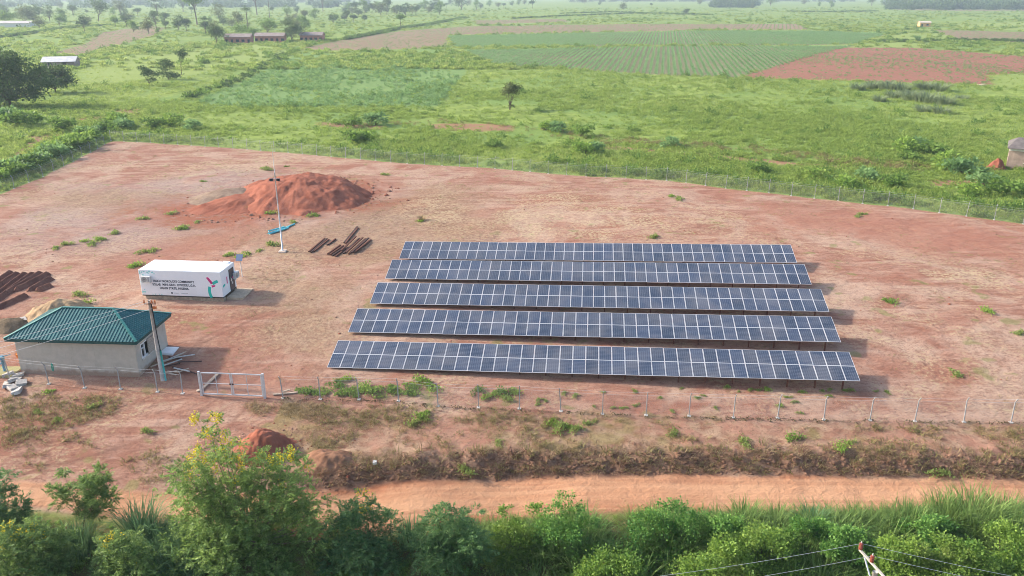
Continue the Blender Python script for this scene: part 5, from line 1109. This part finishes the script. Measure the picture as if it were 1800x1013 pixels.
# ================================================================== MID-FIELD TREES
def field_tree(label, px, py, h, wd, kind, mat, lob=None, n=1400, size=.55, tr=None, cat='tree', name='field_tree', group=None, zf=.5, leaf='leaf'):
    x, y, z = G(px, py); r = np.random.default_rng(int(px*7+py)); L = []
    if lob is None:
        k = 7 if kind != 'tall' else 6
        for i in range(k):
            a = r.uniform(0, 6.28); d = r.uniform(.15, .62)*wd/2
            zz = h*(r.uniform(zf, .86) if kind != 'flat' else r.uniform(.78, .93)); rr = wd*.5*r.uniform(.38, .6)*(1.15-.45*zz/h)
            L.append((x+d*math.cos(a), y+d*math.sin(a), z+zz, rr, rr*(.8 if kind != 'flat' else .35)))
        L.append((x, y, z+h*.86, wd*.24, wd*.22 if kind != 'flat' else wd*.08))
    else:
        for (dx, dz, rr) in lob: L.append((x+dx, y+r.normal(0, .4)*rr, z+dz, rr, rr*.85))
    return tree(name, label, cat, (x, y, z-.1), L, tr or max(.06, h*.022), mat, r, leaf, n, size, None, group)
field_tree('lone small tree standing in the open green field behind the fence', 896, 193, 6, 4.5, 'r', L_olive, [(-.4,4.3,1.3),(.7,4.7,1.3),(1.1,3.9,1.0),(-1.0,3.7,.8),(.1,5.2,.9),(.9,2.6,.45),(.3,.5,.7)], 1300, .42, .16)
field_tree('biggest dark spreading tree at the frame edge beyond the side fence', 20, 188, 13, 14, 'r', L_far, [(-7,8,3.6),(-3,10,3.6),(1,10.6,3.2),(4.5,9.6,2.8),(8,7.5,2.4),(-4,6,3.5),(1,6.5,3.5),(5.5,5.5,2.8),(10,5.2,2.0),(-7,3.5,3),(0,3,3.2),(4.5,2.6,2.6),(8,3.5,2.4),(-9.5,10.5,2.5),(-11,6,3.5),(-4,2,3)], 9500, .7, .28)
field_tree('dark tree in front of the tin shed beside the biggest tree', 98, 163, 8, 8, 'r', L_far, [(-3,4.2,2.2),(0,5.2,2.3),(2.6,4.6,2.0),(3.6,6.2,1.4),(1,2.4,2.2),(-2,2,1.8),(4.4,3,1.8),(-4.5,3.5,1.8)], 4200, .6, .18)
field_tree('round-headed tree in the twin-crowned clump left of mid field', 296, 140, 6.5, 6, 'r', L_far, [(-1.6,4.6,1.4),(0,5.4,1.4),(.8,3.9,1.3),(-1.4,3.0,1.2),(-2.6,1.4,1.3),(1,1.2,1.6),(3,1.0,1.3)], 1500, .48, .14)
field_tree('taller thin-stemmed tree in the twin-crowned clump', 319, 132, 8, 4, 'r', L_far, [(0,6.6,1.3),(1.2,7.4,1.1),(.8,5.6,.9),(2,6.4,.8)], 700, .46, .1)
field_tree('dead-looking vine-draped stump tree left of the twin-crowned clump', 264, 152, 6, 5, 'r', L_far, [(-2.2,5.0,1.0),(-.6,4.2,1.3),(.8,3.2,1.2),(1,1.6,1.0),(-1.4,3.4,1.0)], 900, .46, .14)
field_tree('dark round tree against the end of the far brick bungalow', 381, 77, 8.5, 12, 'r', L_far, None, 1500, .8, zf=.25)
field_tree('dark round tree between the middle and right brick bungalows', 512, 74, 11.5, 12.5, 'r', L_far, None, 1700, .8, zf=.3)
field_tree('small green tree behind the first brick bungalow', 424, 68, 7, 12, 'r', L_mid, None, 900, .8)
field_tree('small tree between the first two brick bungalows', 446, 72, 6, 8, 'r', L_mid, None, 700, .8, zf=.2)
field_tree('pale bushy tree behind the middle brick bungalow', 470, 62, 9.5, 15, 'r', L_mid, None, 1200, .8)
FAR = [(173,38,18,22,'r','dark dome-shaped tree beyond the tilled brown field'),(149,57,10,9,'r','small dark tree at the corner of the tilled brown field'),(203,47,8,7,'r','small round tree above the tilled brown field'),(213,29,22,20,'r','hazy leaning tree right of the dark dome'),(278,29,22,22,'r','hazy pointed tree above the scrub'),
       (322,21,26,30,'r','broad hazy tree near the frame top'),(347,44,24,26,'flat','flat-topped umbrella tree left of the bungalows'),(386,37,16,16,'r','slim tree between umbrella tree and palm'),(345,18,30,30,'r','tall hazy tree behind the umbrella tree'),(452,26,28,20,'tall','tall hazy tree between the two palms'),
       (505,33,12,13,'r','small tree right of the second palm'),(537,36,9,10,'r','round bush-like tree above the right bungalow'),(568,21,24,13,'tall','slender tall tree near the frame top'),(275,50,12,11,'r','ragged tree at the edge of scrub'),(586,41,7,11,'r','low pale tree right of the bungalows'),
       (262,60,10,9,'r','thin tree left of the umbrella tree'),(362,62,11,7,'tall','spindly tree left of the brick bungalows'),(328,55,8,8,'r','small tree under the umbrella tree'),(704,50,9.5,10,'flat','thin bare-looking tree in the pale field'),(641,38,5.5,6,'r','small dark round bush by the pale field'),
       (622,42,7,8,'flat','small flat tree by the pale field'),(812,18,24,30,'r','large hazy tree over the centre fields'),(838,19,14,14,'r','smaller tree beside the large hazy tree'),(1097,18,8,16,'r','dark low tree alone in the far pale field'),(1206,26,6,10,'r','dark bush on the far pale field'),
       (1285,8,30,36,'r','big hazy tree at the frame top right of centre'),(1354,11,20,26,'r','spreading hazy tree at the frame top'),(1322,17,9,7,'r','tiny far tree by the pale track'),(1532,11,18,22,'r','hazy tree above the dark plantation'),(1566,10,15,14,'tall','slim hazy tree beside the dark plantation'),
       (12,47,10,16,'r','hazy tree near the distant pale roof'),(45,42,13,20,'r','hazy grove tree right of the distant roof'),(62,40,14,20,'r','hazy tree in the left grove'),(88,38,15,14,'tall','hazy slim tree in the left grove'),(104,46,8,11,'r','rounded tree in front of the left grove'),(70,50,8,10,'r','small tree by the distant roof')]
for k, (px, py, h, wd, kd, lb) in enumerate(FAR): field_tree(lb, px, py, h, wd, kd, [L_far, L_far, L_mid, L_olive][k % 4] if h > 7 else L_far, None, 700, max(.9, wd*.07), name='far_tree', group='far trees', zf=.35)
# scrub belt of similar trees: copies of four kinds
protos = []
for k in range(4):
    r = np.random.default_rng(300+k); L = []
    for i in range(7): a = r.uniform(0, 6.28); d = r.uniform(.1, .7)*4.5; rr = r.uniform(1.6, 2.8); L.append((d*math.cos(a), d*math.sin(a), r.uniform(2.5, 8.5) if k < 3 else r.uniform(7, 10), rr, rr*.8))
    protos.append(tree('scrub_tree', 'x', 'tree', (0, 0, 0), L, .22, [L_far, L_mid, L_olive, L_far][k], r, 'leaf', 520, 1.0))
rj = random.Random(77); SC = []
for i in range(26): SC.append((606+i*6.6+rj.uniform(-3, 3), 27+rj.uniform(-7, 3)-(i*.10), rj.uniform(.9, 1.7), 'belt'))
for i in range(14): SC.append((770+i*13+rj.uniform(-4, 4), 14+rj.uniform(-5, 3), rj.uniform(.9, 1.6), 'belt'))
for i in range(34): SC.append((rj.uniform(215, 610), rj.uniform(22, 60), rj.uniform(.35, 1.1), 'scrub'))
for i in range(30): SC.append((rj.uniform(0, 250), rj.uniform(10, 42), rj.uniform(.6, 1.4), 'grove'))
for i in range(16): SC.append((rj.uniform(950, 1800), rj.uniform(4, 16), rj.uniform(.7, 1.5), 'plain'))
def near(px, marks, py=None):
    for m_ in marks:
        if px < m_[0] and (py is None or len(m_) < 3 or py < m_[2]): return m_[1]
    return marks[-1][1]
KADJ = ['dark rounded', 'bright green', 'olive', 'dark high-crowned']
FARMARK = [(90, 'above the distant pale roof'), (180, 'above the tilled field'), (260, 'right of the dark dome tree'), (340, 'left of the umbrella tree'), (400, 'near the umbrella tree'), (450, 'by the taller palm'), (500, 'by the hazier palm'), (560, 'above the right bungalow'), (640, 'at the left end of the belt'), (700, 'left of the thin bare tree'), (770, 'right of the thin bare tree'), (830, 'by the large hazy tree'), (900, 'right of the large hazy tree'), (1100, 'above the maize'), (1300, 'left of the pale track'), (1550, 'above the dark plantation'), (1900, 'above the tiny hut')]
MIDMARK = {'side': [(45, 'near the frame edge'), (90, 'near its nearer half'), (140, 'near its farther half'), (200, 'at the back corner')], 'fieldl': [(70, 'below the biggest tree'), (130, 'by the sandy footpath'), (220, 'behind the fence corner'), (350, 'below the cassava plot'), (900, 'beyond the red heap')], 'fieldr': [(990, 'below the lone tree'), (1200, 'above the middle panels'), (1450, 'above the panel row ends'), (1570, 'close to the fence'), (1625, 'upper side'), (1680, 'beside the dark clump'), (1900, 'below the building')]}
WMARK = {'patch': [(580, 'by the second post'), (645, 'by the third post'), (700, 'by the fourth post'), (765, 'by the fifth post'), (920, 'by the sixth post')], 'seedling': [(1000, 'left part'), (1100, 'left of centre'), (1250, 'centre part'), (1350, 'right of centre'), (1450, 'right part'), (1600, 'near the row end')], 'tuft': [(300, 'behind the container', 480), (300, 'behind the house', 560), (420, 'by the grey spoil'), (500, 'by the mast'), (700, 'by the red heap'), (800, 'behind the steel pile'), (1250, 'behind the rear panels'), (1560, 'by the back fence'), (1900, 'right of the panels')], 'verge': [(130, 'by the house fence'), (300, 'left of the flowering tree'), (800, 'under the fifth post'), (1100, 'in mid verge'), (1350, 'right of mid verge'), (1900, 'towards the right end')]}
TXT = {'belt': ('tree in the far belt', 'tree belt above the centre fields'), 'scrub': ('scrub tree on the grassland', 'scrub trees round the bungalows'), 'grove': ('grove tree near the horizon', 'grove near the left horizon'), 'plain': ('tree far out on the plain', 'trees far out on the plain')}
used = set()
for i, (px, py, s, kd) in enumerate(SC):
    k = i % 4; x, y, z = G(px, py)
    o = protos[k] if k not in used else copy_tree(protos[k]); used.add(k)
    o.location = (x, y, z-.2); o.scale = (s*rj.uniform(.9, 1.2), s*rj.uniform(.9, 1.2), s*rj.uniform(.8, 1.15)); o.rotation_euler = (0, 0, rj.uniform(0, 6.28)); setp(o, KADJ[k]+' '+TXT[kd][0]+' '+near(px, FARMARK), 'tree', TXT[kd][1])
# distant woodland masses along the top edge
x, y = [], []
r = np.random.default_rng(5)
for (p0, p1, yy0, yy1, n) in ((1560, 1900, 1300, 2300, 420), (1000, 1500, 2300, 3600, 300), (-300, 650, 1500, 3600, 520), (1250, 1330, 1500, 2000, 60)):
    Y = r.uniform(yy0, yy1, n); pp = r.uniform(p0, p1, n); x.append((pp-900)/FPX*(Y*.94+9)); y.append(Y)
x, y = np.concatenate(x), np.concatenate(y)
scatter('far_woodland', 'bluish far woodland along the horizon', zpts(x, y, .5), r.uniform(.8, 1.8, len(x)), r.uniform(0, 6.28, len(x)), r.integers(0, 2, len(x)), [t_dome(L_far, 160, 6, 9, 2.6, 81), t_dome(L_far, 140, 8, 8, 2.8, 82)])
# oil palms
def palm(label, px, py, h):
    x, y, z = G(px, py); root = empty('palm_tree', (x, y, z), 0, label, 'palm tree', 'palms behind the bungalows'); r = np.random.default_rng(int(px))
    MB().tube([(0,0,-.3),(.2,0,h*.5),(.1,0,h)], [.42,.30,.26], 7).build('trunk', M_bark, root, True); n = 26; a = r.uniform(0, 6.28, n); e = r.uniform(-.5, 1.1, n); d = np.stack([np.cos(a)*np.cos(e), np.sin(a)*np.cos(e), np.sin(e)], -1)
    P_, D_, L_, W_ = frond_leaves(np.tile([.1, 0, h], (n, 1)).astype(float), d, r.uniform(3.2, 4.4, n), r, 9, .16, .34); v, f = leaf_quads(P_, D_, L_, W_, r, .05); link('crown', leaf_mesh('crown', v, f, L_far, r), root)
palm('taller palm standing behind the first brick bungalow', 436, 55, 15.5); palm('hazier palm farther back right of the taller palm', 474, 32, 20)
# spiky agave-like plant on the far field and grey-green thickets
x, y, z = G(1612, 75); r = np.random.default_rng(3); n = 46; a = r.uniform(0, 6.28, n); v, f = blades(np.zeros((n, 3)), a, r.uniform(3.5, 6.5, n), r.uniform(.5, 1.4, n), np.full(n, .8), r); o = link('giant_rosette_plant', leaf_mesh('giant_rosette_plant', v, f, L_cass, r, 8)); o.location = (x, y, z); setp(o, 'big spiky rosette plant alone in the yellowish far field', 'plant')
THK = [(1508,158,2.0),(1535,156,2.4),(1560,158,2.6),(1585,160,2.4),(1625,158,2.4),(1650,160,2.4),(1570,172,2.0),(1600,176,2.6),(1630,180,2.8),(1660,184,2.2),(1545,178,1.6),(1690,176,1.4),(1620,196,1.6),(1655,200,1.8)]
th = None
for k, (px, py, s) in enumerate(THK):
    x, y, z = G(px, py)
    if th is None:
        r = np.random.default_rng(9); th = empty('thicket_bush', (0,0,0)); nb = 150; a = r.uniform(0, 6.28, nb); rad = .9*np.sqrt(r.random(nb)); v, f = blades(np.stack([rad*np.cos(a), rad*np.sin(a), 0*a], -1), a, r.uniform(.7, 1.35, nb), r.uniform(.3, 1.0, nb), r.uniform(.10, .18, nb), r); link('foliage', leaf_mesh('foliage', v, f, L_greygreen, r, 8), th)
        MB().tube([(0,0,-.2),(0,0,.5)], [.08,.04], 5).build('stem', M_bark, th); o = th
    else: o = copy_tree(th)
    o.location = (x, y, z-.05); o.scale = (s*1.15, s*1.15, s); o.rotation_euler = (0, 0, k*1.3); setp(o, ['leftmost grey-green thicket bush below the red ploughed field', 'second grey-green thicket bush below the red field', 'tallest grey-green thicket bush below the red field', 'fourth grey-green thicket bush below the red field', 'grey-green thicket bush left of two right-hand ones under the red field', 'rightmost grey-green thicket bush under the red field', 'small thicket bush just under the upper thicket row', 'large thicket bush in the lower thicket row', 'largest thicket bush in the lower row', 'right-hand thicket bush of the lower row', 'low thicket bush left of the lower row', 'low thicket bush right of both thicket rows', 'small thicket bush beneath the lower row', 'lowest thicket bush on the grassy slope'][k], 'bush', 'grey-green thickets')
# bushes along the outside of the fences and in the field
SH = []
for i in range(22): t_ = i/21; SH.append((2+t_*182+rj.uniform(-4, 4), 322-t_*84+rj.uniform(-10, 2), rj.uniform(1.1, 2.0), 'side'))
for (px, py, s) in [(120,258,1.8),(95,268,1.5),(30,222,2.4),(60,218,2.2),(10,215,2.5),(118,230,2.0),(200,222,2.2),(215,228,1.8),(275,226,1.7),(300,222,2.0),(340,228,1.6),(630,252,1.8),(645,250,1.5),(660,220,2.0),(620,224,1.6)]: SH.append((px, py, s, 'fieldl'))
for (px, py, s) in [(1030,272,1.6),(1045,268,1.4),(1335,305,1.4),(1590,270,2.0),(1610,262,1.6),(1640,275,1.8),(1665,300,2.2),(1690,308,2.0),(1600,285,1.3),(1480,330,1.4),(1520,318,1.5),(1560,330,1.4),(1440,318,1.4),(980,232,1.6),(1020,240,1.7),(960,228,1.4),(1730,330,1.6),(1770,345,1.7),(1700,345,1.3),(1180,260,1.5),(870,262,1.2)]: SH.append((px, py, s, 'fieldr'))
sp = []
for k in range(3):
    r = np.random.default_rng(400+k); L = [(r.normal(0, .45), r.normal(0, .45), r.uniform(.35, .9), r.uniform(.35, .55), .42) for i in range(6)]; sp.append(tree('field_shrub', 'x', 'bush', (0,0,0), L, .04, [L_mid, L_bush, L_cass][k], r, 'leaf', 420, .30))
used = set(); TX = {'side': ('shrub crowding the side fence', 'shrubs along the side fence'), 'fieldl': ('shrub in rough grass', 'shrubs in the rough grass on the left'), 'fieldr': ('shrub in rough grass', 'shrubs in the rough grass on the right')}
for i, (px, py, s, kd) in enumerate(SH):
    k = i % 3; o = sp[k] if k not in used else copy_tree(sp[k]); used.add(k); o.location = G(px, py); o.scale = (s*1.1, s*1.1, s); o.rotation_euler = (0, 0, rj.uniform(0, 6.28)); setp(o, ['dark green', 'bright green', 'bluish green'][k]+' '+TX[kd][0]+' '+near(px, MIDMARK[kd]), 'bush', TX[kd][1])

# ================================================================== PLANTS INSIDE THE COMPOUND
WP = [('patch', [(532,690),(545,686),(556,693),(575,690),(590,684),(602,694),(612,688),(622,700),(632,690),(640,682),(650,694),(655,688),(668,698),(680,690),(690,684),(700,692),(712,690),(720,680),(726,694),(735,684),(740,670),(752,678),(590,670),(610,668),(760,686),(846,690),(856,700),(868,694),(880,688),(890,700),(905,692)], .75),
      ('seedling', [(x_, y_) for x_, y_ in [(945,702),(962,706),(946,712),(1042,714),(1080,716),(1092,718),(1104,717),(1117,716),(1160,700),(1178,722),(1198,682),(1278,681),(1320,684),(1332,688),(1348,686),(1400,706),(1410,726),(1445,688),(1458,684),(1460,696),(1484,687),(1498,686),(1380,700),(1370,714),(990,690),(1010,694),(1060,690),(1120,690),(1240,696),(1225,700),(1300,690),(1255,716),(1410,690),(1540,690),(1555,688)]], .34),
      ('tuft', [(465,300),(242,468),(258,442),(315,405),(325,402),(258,384),(345,390),(150,425),(160,428),(130,520),(150,536),(360,352),(352,320),(478,376),(490,372),(552,378),(556,380),(455,440),(440,446),(425,452),(470,432),(1150,420),(1735,548),(1792,590),(1690,662),(1565,532),(1505,380),(1512,378),(1180,346),(1190,350),(670,308),(738,390),(470,296),(500,294),(232,470),(268,440),(395,452),(405,448),(110,432),(95,436),(175,422),(205,412),(300,378),(430,368),(520,392),(400,365)], .78),
      ('verge', [(735,738),(742,732),(728,750),(985,748),(1000,752),(1015,752),(1030,748),(970,745),(872,776),(808,826),(1480,788),(1490,782),(1300,775),(1395,772),(1188,768),(1660,830),(100,740),(60,725),(160,720),(85,690),(250,760)], .7)]
wp = {}
def weed_proto(k, mat, seed, n=190):
    r = np.random.default_rng(seed); o = empty('weed_plant', (0,0,0)); nb = 6; bc = np.stack([r.normal(0, .55, nb), r.normal(0, .3, nb), 0*np.arange(nb)], -1); br = r.uniform(.25, .6, nb); i_ = r.integers(0, nb, n)
    d = unit(r.normal(size=(n, 3))); d[:, 2] = np.abs(d[:, 2]); p = bc[i_]+d*np.array([1, 1, .75])*(br[i_]*r.uniform(.3, 1, n))[:, None]
    v, f = leaf_quads(p, d+.6*r.normal(size=(n, 3))+[0, 0, .4], .24*r.uniform(.5, 1.2, n), .12, r)
    link('leaves', leaf_mesh('leaves', v, f, mat, r), o); b = MB()
    for i in range(nb): q = bc[i]; b.tube([(q[0]*.6,q[1]*.6,-.05),tuple(q+[0,0,.2]),tuple(q+[.1,0,.45])], [.02,.015,.008], 4, cap=False)
    b.build('stem', L_drygreen, o); return o
PROT = [weed_proto(0, L_bush, 501), weed_proto(1, L_lime, 502), weed_proto(2, L_mid, 503)]; PROT[1].children[0].data.materials[0] = leaf_mat('pale_weed_leaves', (.17, .24, .06), (.36, .43, .13), .45); used = set()
TW = {'patch': ('leafy weed in the fence-side patch', 'weed patch in front of the panels'), 'seedling': ('seedling before the front panels,', 'seedlings in front of the panels'), 'tuft': ('green tuft on bare ground', 'weed tufts on the compound floor'), 'verge': ('green weed on the verge', 'green weeds on the verge')}
for kd, pts, s0 in WP:
    for i, q in enumerate(pts):
        k = {'patch': (0, 2, 0), 'seedling': (1, 1, 0), 'tuft': (1, 0, 1), 'verge': (1, 0, 1)}[kd][i % 3]; o = PROT[k] if k not in used else copy_tree(PROT[k]); used.add(k); s = s0*rj.uniform(.7, 1.3); o.location = G(*q)
        o.scale = (s, s, s*rj.uniform(.8, 1.2)); o.rotation_euler = (0, 0, rj.uniform(0, 6.28)); setp(o, ['bright', 'pale', 'dark'][k]+' '+TW[kd][0]+' '+near(q[0], WMARK[kd], q[1]), 'weed', TW[kd][1])
for o_, lb in ((G(742,388), 'small tan bush of dry straw on the compound floor'),):
    r = np.random.default_rng(8); n = 90; a = r.uniform(0, 6.28, n); v, f = blades(np.stack([.4*np.cos(a)*r.random(n), .4*np.sin(a)*r.random(n), 0*a], -1), a, r.uniform(.5, 1.0, n), r.uniform(.4, 1.2, n), np.full(n, .07), r); o = link('straw_clump', leaf_mesh('straw_clump', v, f, L_dry, r, 8)); o.location = o_; setp(o, lb, 'straw clump')

# ================================================================== HAZE
b = MB().box((-5600, -300, -14), (5600, 5900, 44)); m = bpy.data.materials.new('valley_haze'); m.use_nodes = True; t_ = m.node_tree; t_.nodes.remove(t_.nodes['Principled BSDF'])
pv = t_.nodes.new('ShaderNodeVolumePrincipled'); pv.inputs['Color'].default_value = (.72, .86, 1.0, 1); pv.inputs['Density'].default_value = .00023; pv.inputs['Anisotropy'].default_value = .15
t_.links.new(pv.outputs[0], t_.nodes['Material Output'].inputs['Volume'])
hz_o = b.build('haze', m); setp(hz_o, 'pale humid haze over the far fields', None, None, 'stuff')
